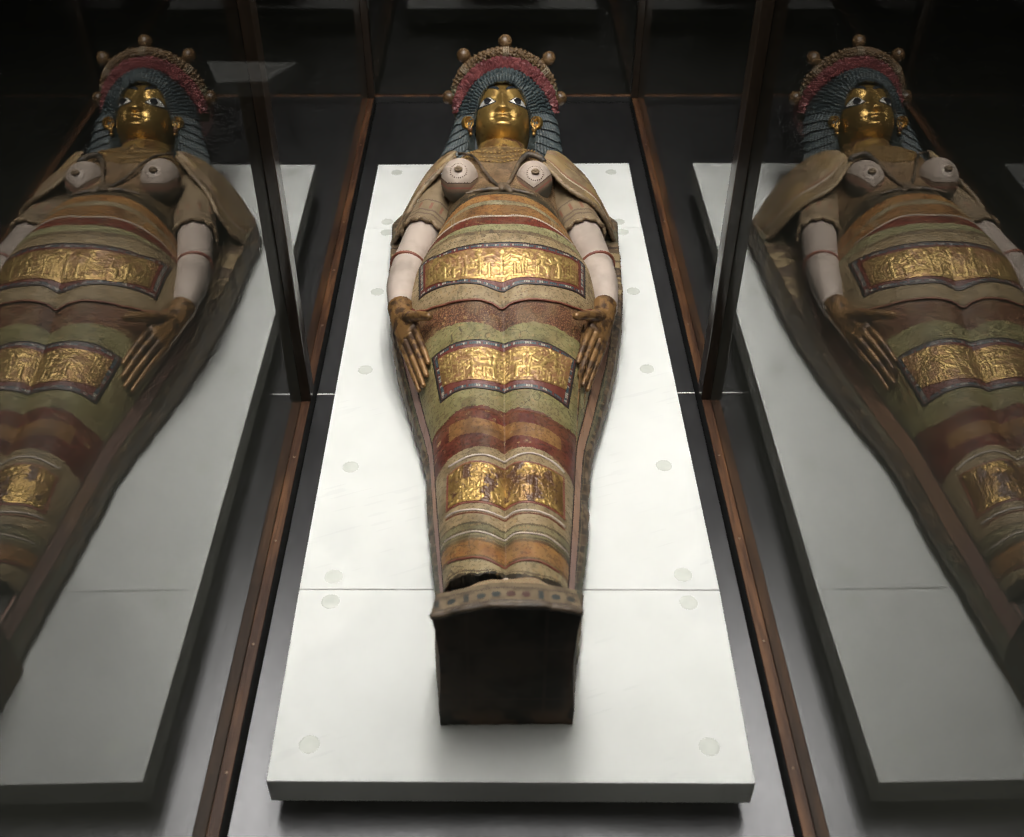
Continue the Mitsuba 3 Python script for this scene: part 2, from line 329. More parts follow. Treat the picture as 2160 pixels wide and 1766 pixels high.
def body_col(p, n, uv):
    x, v = uv.x, uv.y
    k1 = fbm(p.x * 40, p.y * 40, 1.0, 4); k2 = fbm(p.x * 160, p.y * 160, 2.0, 3); k3 = fbm(p.x * 14, p.y * 14, 9.0, 3)
    fr = v - dr.floor(v)
    jit = (k2 - .5) * .10
    def m(a, b): return mix(C(*a), C(*b), smoothstep(.3, .7, k1))
    cream = m((.29, .22, .135), (.37, .29, .19))
    # small brown signs painted in rows on the cream cloth
    cx, cy = p.x / .0105 + dr.floor(p.y / .0085) * .37, p.y / .0085
    h = cell_rand(dr.floor(cx), dr.floor(cy), 2.0)
    gx, gy = cx - dr.floor(cx) - .5 + (h - .5) * .5, cy - dr.floor(cy) - .5 + (cell_rand(dr.floor(cx), dr.floor(cy), 9.0) - .5) * .5
    sg = dr.select(h > .5, line(gx + gy * (h - .7), .13), line(gy + gx * (h - .2), .16))
    sg = sg * (1 - smoothstep(.16, .24, dr.abs(gx))) * (1 - smoothstep(.16, .24, dr.abs(gy))) * dr.select(cell_rand(dr.floor(cx), dr.floor(cy), 5.0) > .5, mi.Float(1), mi.Float(0))
    signs = mix(cream, C(.10, .06, .03), sg * .75)
    red = m((.095, .017, .012), (.140, .026, .017))
    ochre = m((.20, .090, .032), (.27, .135, .05))
    orange = m((.25, .105, .034), (.33, .165, .055))
    green = m((.235, .225, .125), (.29, .28, .165))
    olive = m((.20, .185, .085), (.265, .245, .125))
    # net of small lozenges (breast cloth) and brown lattice with dabs
    net = dr.clip(line(dr.abs(dr.sin((p.x + p.y) * 420)), .22) + line(dr.abs(dr.sin((p.x - p.y) * 420)), .22), 0, 1)
    chest = mix(m((.17, .105, .062), (.27, .175, .11)), C(.06, .035, .022), net * .6)
    chest = mix(chest, C(.035, .030, .022), smoothstep(.50, .80, fr + jit * 2.0))
    collar = mix(m((.13, .075, .032), (.22, .135, .055)), C(.55, .36, .12), smoothstep(.56, .7, k2) * .7)
    collar = mix(collar, C(.08, .045, .02), line(dr.abs(dr.sin((p.y + .35 * dr.abs(x)) * 330)), .35) * .55)
    vo = voronoi(p.x * 260, p.y * 230)
    latt = mix(C(.085, .028, .018), C(.27, .125, .065), smoothstep(.42, .25, vo[0]) * .8)
    cols = [collar, chest, orange, m((.24, .205, .135), (.30, .265, .185)), ochre, red, green, signs, latt, olive, red,
            ochre, red, signs, cream, m((.17, .155, .09), (.24, .22, .135)), orange, m((.27, .215, .13), (.34, .28, .18)), C(.012, .010, .008), C(.012, .010, .008)]
    ve = v + (k2 - .5) * .05
    c = mi.Color3f(cols[0])
    for i, q in enumerate(cols[1:], 1):
        c = dr.select(ve >= i, mi.Color3f(q), c)
    ax = dr.abs(x)
    c = dr.select((v > 11) & (v < 12) & (ax > .103 - .004 * k1), red, c)       # the brown strip ends before the edge
    c = dr.select((v > 4) & (v < 5) & (ax > .112), orange, c)
    dk = C(.045, .028, .018)
    c = mix(c, dk, dr.select((v > 2) & (v < 8.2), line(fr - .02, .05), mi.Float(0)) * .55)
    c = mix(c, dk, dr.select((v > 15) & (v < 18), dr.clip(line(fr - .05, .10) + line(fr - .5, .06) * dr.select(v < 16, mi.Float(1), mi.Float(0)) + line(fr - .9, .08), 0, 1), mi.Float(0)) * .7)
    c = mix(c, C(.42, .35, .28), dr.select((v > 15) & (v < 16), line(fr - .62, .07), mi.Float(0)) * .8)
    c = mix(c, C(.50, .44, .36), dr.select((v > 5) & (v < 6), line(fr - .04, .07), mi.Float(0)) * .9)
    # end panels of the ochre belt: fine pale lines
    c = mix(c, C(.40, .33, .25), dr.select((v > 4) & (v < 5), dr.clip(line(ax - .104, .0016) + line(ax - .110, .0016), 0, 1), mi.Float(0)) * .7)
    # losses, rubbed ridges and grime
    c = mix(c, C(.36, .24, .12), smoothstep(.68, .76, k2) * smoothstep(.45, .6, k3) * .65)
    c = mix(c, c * .55, smoothstep(.52, .76, fbm(p.x * 28, p.y * 28, 6.0, 4)) * .85)
    dust = fbm(p.x * 33, p.y * 33, 12.0, 4); dust2 = fbm(p.x * 300, p.y * 300, 3.0, 2)
    isred = dr.select(((v > 5) & (v < 6)) | ((v > 10) & (v < 13)), mi.Float(.55), mi.Float(1))
    c = mix(c, C(.205, .145, .080), (.10 + .36 * smoothstep(.40, .74, dust)) * isred)
    c = mix(c, c * .45, smoothstep(.56, .70, dust2) * .55)
    # hairline cracks
    vc = voronoi(p.x * 30 + 2 * noise(p.x * 40, p.y * 40, 1.0), p.y * 22)
    c = c * C(.84, .795, .70)                       # aged varnish
    return mix(c, C(.04, .028, .018), line(vc[1] - vc[0], .035) * smoothstep(.5, .62, noise(p.x * 12, p.y * 12, 5.0)) * .6)
princ('m_body', tex(body_col), rough=tex(lambda p, n, uv: .46 + .2 * fbm(p.x * 50, p.y * 50, 5.0, 3)), spec=.3,
      bump=lambda p, n, uv: fbm(p.x * 190, p.y * 190, p.z * 190, 4) * .0013 + fbm(p.x * 45, p.y * 45, 3.0, 3) * .0025)

coffin = thing('mummy_coffin', 'painted and gilded mummy coffin of a woman lying face up in a glass case', 'coffin')
obj('body', up(grid(P)), 'm_body', coffin, uv=V.reshape(-1, 2))

# ---- outer wall with the pink ledge, and the board under it
ys = np.concatenate([np.linspace(1.022, 2.3, 226), np.linspace(2.305, 2.685, 60)])
WH = tab('.9 .040 1.4 .042 1.6 .05 1.8 .07 2.0 .085 2.3 .07 2.45 .05 2.69 .04')
def wall_side(s):
    rows, uvs = [], []
    for y in ys:
        wo, wi, zi = float(WO(y)), float(WI(y)), float(ZI(y))
        wi = min(wi, wo - .004)
        wh = float(WH(y))
        prof = [(wo - .010, 0.0, 0), (wo - .006, .006, .1), (wo - .001, .020, .25), (wo, .032, .5), (wo - .003, wh - .004, .9), (wo - .006, wh, 1.0),
                (wo - .56 * (wo - wi), wh + .22 * (zi - wh), 1.35), (wi + .20 * (wo - wi), wh + .70 * (zi - wh) + .003, 1.7), (wi + .001, zi + .002, 1.90), (wi - .007, zi + .004, 1.97), (wi - .014, zi - .01, 2.0)]
        w1 = (meshkit.noise(np.array([y * 55, s * 9.0, 0]), 2) - .5) * .004 + (meshkit.noise(np.array([y * 160, s * 9.0, 0]), 3) - .5) * .0016
        q = []
        for a, b in zip(prof[:-1], prof[1:]):
            for e in (0, .5):
                q.append([a[i] + (b[i] - a[i]) * e for i in range(3)])
        q.append(prof[-1])
        rows.append([(X0 + .006 * min(1.0, max(0.0, (p_[0] - wi) / max(wo - wi, 1e-3))) + s * (p_[0] + (w1 if p_[2] < 1.3 else 0)), y, p_[1]) for p_ in q])
        uvs.append([(y, p_[2]) for p_ in q])
    return np.array(rows), np.array(uvs)
def wall_col(p, n, uv):
    y, v = uv.x, uv.y
    k = fbm(p.x * 60, p.y * 60, p.z * 60, 4)
    d = mix(C(.042, .030, .020), C(.095, .062, .038), smoothstep(.3, .7, k))
    st = dr.sin((y * 150 + v * 3.2)) ; h = cell_rand(dr.floor(y * 14), 1.0)
    st2 = dr.sin((y * 190 - v * 4.0))
    s = dr.select(h > .45, smoothstep(.2, .6, st), smoothstep(.45, .7, st2) * smoothstep(.2, .4, noise(p.x * 200, p.y * 200, p.z * 200)))
    d = mix(d, C(.035, .028, .022), s * .7)
    d = mix(d, C(.20, .14, .08), line(st - .2, .12) * dr.select(h > .45, mi.Float(.55), mi.Float(.2)))
    d = mix(d, C(.17, .12, .07), smoothstep(.62, .70, noise(y * 120, v * 5, 2.0)) * .6)
    d = mix(d, C(.07, .085, .055), smoothstep(.6, .7, noise(y * 9, v * 1.5, 7.0)) * .5)
    # almond shaped field with a seated figure below the elbow
    for cy in (2.12, 1.99):
        e = dr.square((y - cy) / .052) + dr.square((v - .85) / .48)
        d = dr.select(e < 1, mix(C(.22, .16, .085), C(.09, .06, .035), smoothstep(.45, .6, noise(y * 95, v * 9, 3.0))), d)
        d = mix(d, C(.05, .03, .02), line(e - 1.05, .22))
    d = mix(d, C(.05, .03, .02), line(v - 1.34, .04))
    d = mix(d, C(.16, .11, .06), line(v - 1.22, .03) * .6)
    pk = mix(C(.20, .105, .080), C(.28, .16, .13), k)
    pk = mix(pk, C(.33, .17, .08), smoothstep(.55, .7, noise(y * 6, 2.0, p.x * 3)) * .6)
    pk = mix(pk, C(.12, .06, .04), smoothstep(.6, .75, fbm(p.x * 35, p.y * 35, 3.0, 3)) * .5)
    c = dr.select(v + (k - .5) * .08 > 1.36, pk, d)
    return mix(c, C(.05, .03, .02), line(v - 1.90, .04))
princ('m_wall', tex(wall_col), rough=.55, bump=fine, bump_scale=2.0)
for s in (-1, 1):
    Pw, Uw = wall_side(s)
    m = grid(Pw)
    if s > 0: m = trimesh.Trimesh(m.vertices, np.asarray(m.faces)[:, ::-1], process=False)
    obj('side_wall', m, 'm_wall', coffin, uv=Uw.reshape(-1, 2))
import shapely.geometry as sg
yb = np.r_[1.0, ys]
out = [(X0 + .006 - float(WO(y)) + .009, y) for y in yb] + [(X0 + .006 + float(WO(y)) - .009, y) for y in yb[::-1]]
bb = trimesh.creation.extrude_polygon(sg.Polygon(out).buffer(0), .03, engine='earcut')
bb.apply_translation((0, 0, .001))
obj('base_board', bb, 'm_dark', coffin)
# dark inside seen through the crack, and the dowel in it
obj('lining', box(X0 - .088, X0 + .088, .99, 1.30, .032, .085), 'm_dark', coffin)
obj('dowel', ell((X0 + .0, 1.093, .128), (.0075, .012, .006)), 'm_flesh', coffin, smooth=True)

# ---- patches on the body: plates that follow its surface
def plate(xl, xr, ybf, ytf, nx, ny, off, relief=None, skirt=.004, taper=None):
    s = np.linspace(0, 1, nx)[None]; q = np.linspace(0, 1, ny)[:, None]
    xlq = xl[0] + (xl[1] - xl[0]) * q; xrq = xr[0] + (xr[1] - xr[0]) * q        # (bottom, top)
    dx = xlq + (xrq - xlq) * s
    y = ybf(dx) + (ytf(dx) - ybf(dx)) * q
    x = X0 + dx
    h = np.full(dx.shape, off)
    S, Q = np.broadcast_arrays(s, q)
    if relief is not None: h = h + relief(S, Q)
    e = 2e-3
    gx = (body_z(x + e, y) - body_z(x - e, y)) / (2 * e); gy = (body_z(x, y + e) - body_z(x, y - e)) / (2 * e)
    n = np.stack([-gx, -gy, np.ones_like(gx)], -1); n /= np.linalg.norm(n, axis=-1, keepdims=True)
    nzz = meshkit.fbm(np.stack([x * 30, y * 30, x * 0], -1), 4, 5) - .5
    P = np.stack([x, y, body_z(x, y) + nzz * .0035], -1)
    B = P - n * skirt; P = P + n * h[..., None]
    d = np.minimum(np.minimum(ytf(dx) - y, y - ybf(dx)), np.minimum(dx - xlq, xrq - dx))
    hor = np.minimum(ytf(dx) - y, y - ybf(dx)) <= np.minimum(dx - xlq, xrq - dx)
    uv = np.stack([np.where(hor, dx, y) if relief is None else (h - off) / .0014, d], -1)
    # skirt all round
    P = np.pad(P, ((1, 1), (1, 1), (0, 0)), 'edge'); Bp = np.pad(B, ((1, 1), (1, 1), (0, 0)), 'edge'); uv = np.pad(uv, ((1, 1), (1, 1), (0, 0)), 'edge')
    for sl in ((0, slice(None)), (-1, slice(None)), (slice(None), 0), (slice(None), -1)): P[sl] = Bp[sl]
    return up(grid(P)), uv.reshape(-1, 2)

def strokes(seed, aspect, cols, dots, figs):
    """height field (0..1) of a row of modelled figures, signs and framing lines on a gold plate; aspect = width / height"""
    r = np.random.default_rng(seed)
    seg = []
    def poly(pts, w): seg.extend([(a, b, w) for a, b in zip(pts[:-1], pts[1:])])
    for cx, kind in figs:
        x = cx * aspect; f = r.choice([-1, 1])
        if kind == 'stand':
            poly([(x, .12), (x - .02 * f, .42), (x + .02 * f, .68)], .05); poly([(x + .02 * f, .66), (x + .20 * f, .58), (x + .26 * f, .70)], .035)
            poly([(x + .03 * f, .80), (x + .06 * f, .82)], .075); poly([(x - .1 * f, .12), (x + .1 * f, .12)], .03); poly([(x, .6), (x - .12 * f, .38)], .03)
        elif kind == 'sit':
            poly([(x, .14), (x, .40), (x - .16 * f, .42), (x - .14 * f, .66)], .05); poly([(x - .13 * f, .78), (x - .1 * f, .80)], .075)
            poly([(x - .26 * f, .14), (x - .26 * f, .40), (x - .1 * f, .38)], .03); poly([(x - .13 * f, .6), (x + .08 * f, .55), (x + .1 * f, .8)], .03)
        elif kind == 'bird':
            poly([(x - .2, .35), (x, .42), (x + .1, .6)], .05); poly([(x + .1, .62), (x + .17, .66)], .06); poly([(x - .05, .4), (x - .05, .15)], .025); poly([(x + .02, .4), (x + .03, .15)], .025)
        elif kind == 'wings':
            poly([(x, .2), (x, .75)], .06); poly([(x, .86), (x, .88)], .08)
            for g in (-1, 1):
                poly([(x, .62), (x + .25 * g, .78), (x + .55 * g, .70)], .045); poly([(x, .50), (x + .25 * g, .60), (x + .5 * g, .52)], .035); poly([(x + .1 * g, .40), (x + .34 * g, .40)], .03)
            poly([(x - .18, .16), (x + .18, .16)], .04); poly([(x - .1, .28), (x + .1, .28)], .03)
        elif kind == 'altar':
            poly([(x, .12), (x, .5)], .05); poly([(x - .12, .52), (x + .12, .52)], .035); poly([(x - .08, .64), (x + .08, .6)], .05); poly([(x - .09, .12), (x + .09, .12)], .03)
    for cx in cols:                                    # narrow columns of signs between two rules
        x = cx * aspect
        poly([(x - .07, .08), (x - .07, .92)], .012); poly([(x + .07, .08), (x + .07, .92)], .012)
        for yv in np.arange(.16, .9, .13):
            k = r.integers(4)
            if k == 0: poly([(x - .03, yv), (x + .03, yv)], .02)
            elif k == 1: poly([(x, yv - .03), (x, yv + .03)], .025)
            elif k == 2: poly([(x - .03, yv - .03), (x + .03, yv + .03)], .02)
            else: poly([(x, yv), (x + .001, yv)], .035)
    for _ in range(int(26 * aspect)):              # small chased marks
        x, yv, a = r.uniform(.1, aspect - .1), r.uniform(.1, .9), r.choice([0, 1.57, .6, 2.4]) + r.normal() * .25; l = r.uniform(.04, .14)
        poly([(x, yv), (x + l * math.cos(a), yv + l * math.sin(a)), (x + l * math.cos(a) + .05 * math.sin(a * 7), yv + l * math.sin(a) + .05 * math.cos(a * 7))], .024)
    def f(S, Q):
        x, y = S * aspect, Q
        h = np.zeros(S.shape)
        for (a, b, w) in seg:
            ax, ay, bx, by = *a, *b
            L2 = (bx - ax) ** 2 + (by - ay) ** 2 + 1e-9
            t_ = np.clip(((x - ax) * (bx - ax) + (y - ay) * (by - ay)) / L2, 0, 1)
            d = np.hypot(x - ax - t_ * (bx - ax), y - ay - t_ * (by - ay))
            h = np.maximum(h, np.sqrt(np.clip(1 - (d / w) ** 2, 0, 1)) * min(1, w / .05))
        if dots:
            for yr in (.07, .93):
                gx = (x / .14) % 1 - .5
                h = np.maximum(h, np.sqrt(np.clip(1 - ((gx * .14) ** 2 + (y - yr) ** 2) / .035 ** 2, 0, 1)) * .8)
        h += .35 * (meshkit.fbm(np.stack([x * 4, y * 4, x * 0], -1), 3, seed) - .5) + .18 * (meshkit.noise(np.stack([x * 22, y * 22, x * 0], -1), seed) - .5)
        return h * .0014
    return f

def bord_col(p, n, uv):
    a, d = uv.x, uv.y
    k = fbm(p.x * 60, p.y * 60, 4.0, 3)
    c = mix(C(.085, .020, .015), C(.13, .035, .022), k)
    c = mix(c, C(.025, .022, .02), line(d - .0018, .0022))
    q = a / .0044; i = dr.floor(q); fx = dr.abs(q - i - .5)
    w = cell_rand(i, 1.0)
    bead = mix(C(.050, .066, .074), C(.27, .235, .19), dr.select(w > .62, mi.Float(1), mi.Float(0)))
    bead = dr.select(w < .14, C(.11, .025, .02), bead)
    msk = smoothstep(.0045, .0055, d) * (1 - smoothstep(.0095, .0105, d)) * (1 - smoothstep(.33, .44, fx))
    c = mix(c, C(.022, .022, .022), smoothstep(.004, .005, d) * (1 - smoothstep(.010, .011, d)))
    return mix(c, bead, msk * smoothstep(.25, .45, noise(p.x * 60, p.y * 60, 2.0) + .25))
princ('m_border', tex(bord_col), rough=.45, bump=fine)

off_f = lambda f, o: (lambda x: f(x) + o)
m, uv = plate((-.172, -.178), (.166, .172), BF['bord1b'], BF['bord1t'], 190, 60, .0012)
obj('panel_border', m, 'm_border', coffin, uv=uv)
r1 = strokes(3, 4.3, (.045, .085, .93, .965), False, [(.5, 'wings'), (.36, 'stand'), (.27, 'stand'), (.19, 'sit'), (.13, 'altar'), (.64, 'stand'), (.72, 'bird'), (.80, 'sit'), (.87, 'stand'), (.42, 'altar'), (.585, 'altar')])
m, uv = plate((-.158, -.161), (.151, .154), BF['gold1b'], BF['gold1t'], 560, 130, .0022, r1)
obj('gold_panel', m, 'm_gold', coffin, uv=uv, label='gilded belly panel with figures in relief')
m, uv = plate((-.119, -.140), (.119, .141), BF['bord2b'], BF['bord2t'], 170, 64, .0012)
obj('panel_border', m, 'm_border', coffin, uv=uv)
r2 = strokes(11, 3.0, (.07, .16, .48, .52, .86, .94), True, [(.25, 'stand'), (.34, 'sit'), (.42, 'stand'), (.60, 'sit'), (.69, 'stand'), (.78, 'bird')])
m, uv = plate((-.115, -.127), (.115, .131), BF['gold2b'], BF['gold2t'], 460, 150, .0022, r2)
obj('gold_panel', m, 'm_gold', coffin, uv=uv, label='gilded thigh panel with a dotted rim')
r3 = strokes(19, 2.6, (.10, .20, .46, .54, .80, .9), True, [(.30, 'stand'), (.38, 'sit'), (.64, 'sit'), (.73, 'stand')])
m, uv = plate((-.100, -.101), (.101, .104), off_f(BF['gold3b'], -.004), off_f(BF['gold3t'], .004), 110, 56, .0010)
obj('panel_border', m, 'm_red_line', coffin)
m, uv = plate((-.096, -.097), (.097, .100), BF['gold3b'], BF['gold3t'], 380, 150, .0020, r3)
obj('gold_panel', m, 'm_gold_worn', coffin, uv=uv, label='worn darkened gilded shin panel')

def moulding(f, xa, xb, r, mat, n=70):
    dx = np.linspace(xa, xb, n)
    y = f(dx)
    nzz = meshkit.fbm(np.stack([(X0 + dx) * 30, y * 30, dx * 0], -1), 4, 5) - .5
    p = np.stack([X0 + dx, y, body_z(X0 + dx, y) + nzz * .0035 + .0006], -1)
    obj('moulding', tube(p, r, n, 8), mat, coffin, smooth=True)
moulding(BF['ridge3'], -.098, .104, .0022, 'm_pale_line')
moulding(BF['ridge4'], -.100, .100, .0022, 'm_pale_line')
moulding(off_f(BF['ridge4'], -.006), -.100, .100, .0012, 'm_red_line')
moulding(off_f(BF['orange5'], .012), -.100, .098, .0017, 'm_pale_line')
moulding(BF['white'], -.155, .15, .0013, 'm_pale_line')
moulding(BF['cream6'], -.093, .085, .0018, 'm_red_line')
apx = np.concatenate([np.linspace(-.2035, -.18, 14), np.linspace(-.178, .178, 70), np.linspace(.18, .2, 14)])
apx = apx[(BF['apron'](apx) < 1.935)]
apx = np.clip(apx, -WI(BF['apron'](apx)) + .0025, WI(BF['apron'](apx)) - .0025)
ap = np.stack([X0 + apx, BF['apron'](apx), body_z(X0 + apx, BF['apron'](apx) + .003) - .001], -1)
obj('apron_edge', tube(ap, .0022, 120, 8), 'm_red_line', coffin, smooth=True)

# ---- foot block with its dark front, toe band and instep
def foot_half(z): return np.interp(z, [0, .04, .10, .17, .23, .262, .285, .3], [.100, .101, .0965, .0945, .098, .102, .1035, .1035])
zz = np.concatenate([np.linspace(0, .25, 40), np.linspace(.255, 1, 1)])
nx = 60
S = np.linspace(-1, 1, nx)
ztop = .266 + .020 * (1 - S ** 2) + .004 * S + .004 * (meshkit.noise(np.stack([S * 5, S * 0, S * 0], -1), 9) - .5) + .0016 * (meshkit.noise(np.stack([S * 22, S * 0, S * 0], -1), 10) - .5)
rowsF = []
for q in np.linspace(0, 1, 44):
    z = q * ztop
    bulge = .003 * np.sin(np.pi * q) + .002 * (meshkit.noise(np.stack([S * 6, S * 0 + q * 9, S * 0], -1), 6) - .5)
    rowsF.append(np.stack([X0 + S * foot_half(z), .925 - bulge - .006 * q, z], -1))
rowsF = np.array(rowsF)
top = []
for q in np.linspace(0, 1, 24)[1:]:
    y = .919 + q * .056
    w = .1035 - .006 * q
    z = ztop + .002 * np.sin(np.pi * min(1, q * 3)) - .012 * q ** 2 - .006 * q
    top.append(np.stack([X0 + S * w, np.full(nx, y), z], -1))
top = np.array(top)
ins = []
for q in np.linspace(0, 1, 20)[1:]:
    y = .975 + q * .062
    hump = .010 * (np.exp(-((S + .42) / .3) ** 2) + np.exp(-((S - .42) / .3) ** 2)) * q
    z = top[-1][:, 2] - (.068 - .006 * S) * q * (1 + .3 * S ** 2) + hump - .05 * np.clip(np.abs(S) - .6, 0, 1) * q
    ins.append(np.stack([X0 + S * (.0975 - .004 * q), np.full(nx, y), z], -1))
ins = np.array(ins)
front = grid(rowsF)
# side faces of the block
side = []
for s_, c in ((-1, 0), (1, -1)):
    A = rowsF[:, c]; Bk = np.stack([X0 + s_ * (.112 - .020 * np.clip(A[:, 2] / .28, 0, 1) ** 2), np.full(len(A), 1.03), A[:, 2] * np.interp(np.arange(len(A)), [0, len(A)], [1, .66])], -1)
    m = grid(np.stack([A + (Bk - A) * e for e in np.linspace(0, 1, 12)]))
    if (np.asarray(m.face_normals)[:, 0].mean() * s_) < 0: m = trimesh.Trimesh(m.vertices, np.asarray(m.faces)[:, ::-1], process=False)
    side.append(m)
if np.asarray(front.face_normals)[:, 1].mean() > 0: front = trimesh.Trimesh(front.vertices, np.asarray(front.faces)[:, ::-1], process=False)
fb = cat([front] + side)
obj('foot_block', fb, 'm_foot', coffin, smooth=40)
toe = np.concatenate([rowsF[-1:], top])
uvt = np.stack([(toe[..., 0] - X0) + .004, toe[..., 1] - .919], -1)
obj('toe_band', up(grid(toe)), 'm_toe', coffin, uv=uvt.reshape(-1, 2), label='cream band of dark discs over the toes')
inst = np.concatenate([top[-1:], ins])
obj('instep', up(grid(inst)), 'm_instep', coffin, smooth=True)
def ins_col(p, n, uv):
    k = fbm(p.x * 60, p.y * 60, 1.0, 3)
    c = mix(C(.18, .15, .08), C(.23, .19, .115), k)
    s = dr.sin((p.y + 2.2 * dr.square(dr.abs(p.x + .006) - .042)) * 330)
    return mix(c, C(.16, .05, .03), smoothstep(.3, .7, s) * .8)
princ('m_instep', tex(ins_col), rough=.55, bump=fine)
obj('foot_rim', tube(np.stack([rowsF[-1][:, 0], rowsF[-1][:, 1] + .001, rowsF[-1][:, 2]], -1), .0045, 60, 10), 'm_toe_rim', coffin, smooth=True)
princ('m_toe_rim', dirty((.035, .025, .017), (.085, .058, .036)), rough=.5, bump=fine)

# ------------------------------------------------------------------ arms, sleeves, hands
def cloth_col(p, n, uv):
    k = fbm(p.x * 40, p.y * 40, p.z * 40, 4)
    c = mix(C(.135, .090, .050), C(.235, .168, .100), smoothstep(.3, .7, k))
    w = fbm(p.x * 260, p.y * 260, p.z * 260, 2)
    c = mix(c, C(.34, .23, .10), smoothstep(.58, .7, w) * .5)
    return mix(c, C(.08, .055, .035), smoothstep(.55, .75, fbm(p.x * 22, p.y * 22, p.z * 22, 4)) * .7)
princ('m_cloth', tex(cloth_col), rough=.55, bump=lambda p, n, uv: fbm(p.x * 200, p.y * 200, p.z * 200, 3) * .0012)
def sleeve_col(p, n, uv):
    c = mix(C(.145, .100, .058), C(.240, .175, .105), fbm(p.x * 50, p.y * 50, p.z * 50, 4))
    q = uv.y
    c = mix(c, C(.20, .07, .045), line(dr.abs(dr.sin(uv.x * 34)), .45) * smoothstep(.62, .66, q) * (1 - smoothstep(.74, .78, q)) * .7)
    c = mix(c, C(.10, .07, .05), dr.clip(line(q - .80, .02) + line(q - .88, .02) + line(q - .6, .015), 0, 1) * .7)
    return c
princ('m_sleeve', tex(sleeve_col), rough=.55, bump=lambda p, n, uv: fbm(p.x * 200, p.y * 200, p.z * 200, 3) * .0012)
ARM = {-1: [(-.140, 2.29, .160), (-.164, 2.20, .160), (-.186, 2.110, .156), (-.202, 2.03, .153), (-.213, 1.964, .152), (-.221, 1.884, .150), (-.222, 1.812, .146)],
       1: [(.134, 2.29, .164), (.154, 2.20, .162), (.176, 2.108, .157), (.190, 2.028, .153), (.199, 1.963, .152), (.206, 1.882, .149), (.209, 1.814, .142)]}
def uv_tube(path, radii, n, ns, mod=None):
    m = tube(path, radii, n, ns, caps=False, mod=mod)
    u = np.stack(np.broadcast_arrays(np.linspace(0, 1, ns, endpoint=False)[None], np.linspace(0, 1, n)[:, None]), -1).reshape(-1, 2)
    return m, u
for s in (-1, 1):
    side = 'left' if s < 0 else 'right'
    a = obj('arm', tube(ARM[s], [.038, .040, .040, .0385, .037, .0335, .021], 60, 26), 'm_flesh', coffin, smooth=True)
    m, u = uv_tube(ARM[s][:3] + [tuple(np.array(ARM[s][2]) + .15 * (np.array(ARM[s][3]) - np.array(ARM[s][2])))], [.050, .049, .047, .0465, .048], 44, 40,
                   mod=lambda q, th: .0018 * np.sin(th * 9 + q * 3) * q)
    obj('sleeve', m, 'm_sleeve', coffin, uv=u)
    c = np.array(ARM[s][2]) + .15 * (np.array(ARM[s][3]) - np.array(ARM[s][2])); d = np.array(ARM[s][3]) - np.array(ARM[s][2]); d /= np.linalg.norm(d)
    e1 = np.cross(d, [0, 0, 1]); e1 /= np.linalg.norm(e1); e2 = np.cross(e1, d)
    th = np.linspace(0, 2 * np.pi, 90)
    ring = c + .0468 * (np.cos(th)[:, None] * e1 + np.sin(th)[:, None] * e2) + d * (.003 * np.sin(th * 11))[:, None]
    obj('cuff', tube(ring, .0046, 110, 10, mod=lambda q, t_: .0012 * np.sin(q * 240)), 'm_cloth', coffin, smooth=True)
    c = np.array(ARM[s][4]) + np.array([0, .012, 0]); ring = c + .0374 * (np.cos(th)[:, None] * e1 + np.sin(th)[:, None] * e2)
    obj('armlet', tube(ring, .0036, 90, 8), 'm_red_line', coffin, smooth=True)

def hand(s):
    def J(x, y, z, r): return (X0 + s * (x - (.004 if s > 0 else 0)), y, z, r)
    W = J(.2135, 1.826, .1455, .0275); W2 = J(.208, 1.785, .144, .0235)
    kn = [J(.178, 1.724, .172, .0100), J(.1875, 1.716, .163, .0100), J(.196, 1.710, .151, .0095), J(.203, 1.712, .137, .0085)]
    palm = [hull_of([W, W2]), hull_of([W2, kn[0], J(.190, 1.77, .160, .017)]), hull_of([W2, kn[1], kn[2]]), hull_of([W2, kn[2], kn[3]]), hull_of([W2, kn[0], kn[1]])]
    tips = [(.146, 1.628, .158), (.149, 1.604, .146), (.155, 1.588, .134), (.164, 1.590, .121)]
    fingers = []
    for k, tp in zip(kn, tips):
        k = np.array(k); tp = np.array([X0 + s * (tp[0] - (.003 if s > 0 else 0)), tp[1], tp[2]])
        js = []
        for q, r in ((0, .0092), (.36, .0074), (.70, .0066), (1, .0054)):
            p = k[:3] + (tp - k[:3]) * q
            p[2] += .003 * math.sin(q * math.pi) - .003
            dxx = p[0] - X0
            if abs(dxx) < WI(p[1]): p[2] = max(p[2], float(body_z(p[0], p[1])) + .0015)
            js.append((*p, r))
        fingers += chain(js)
    tb = [J(.200, 1.768, .160, .015), J(.183, 1.738, .184, .0125), J(.167, 1.716, .203, .0105), J(.146, 1.700, .2125, .0085)]
    tb = [(x, y, max(z, (float(body_z(x, y)) + .003) if abs(x - X0) < WI(y) else z), r) for x, y, z, r in tb]
    return union_smooth(palm + fingers + chain(tb), .0035, 6)
for s in (-1, 1):
    obj('hand', hand(s), 'm_gold_hand', coffin, smooth=True)

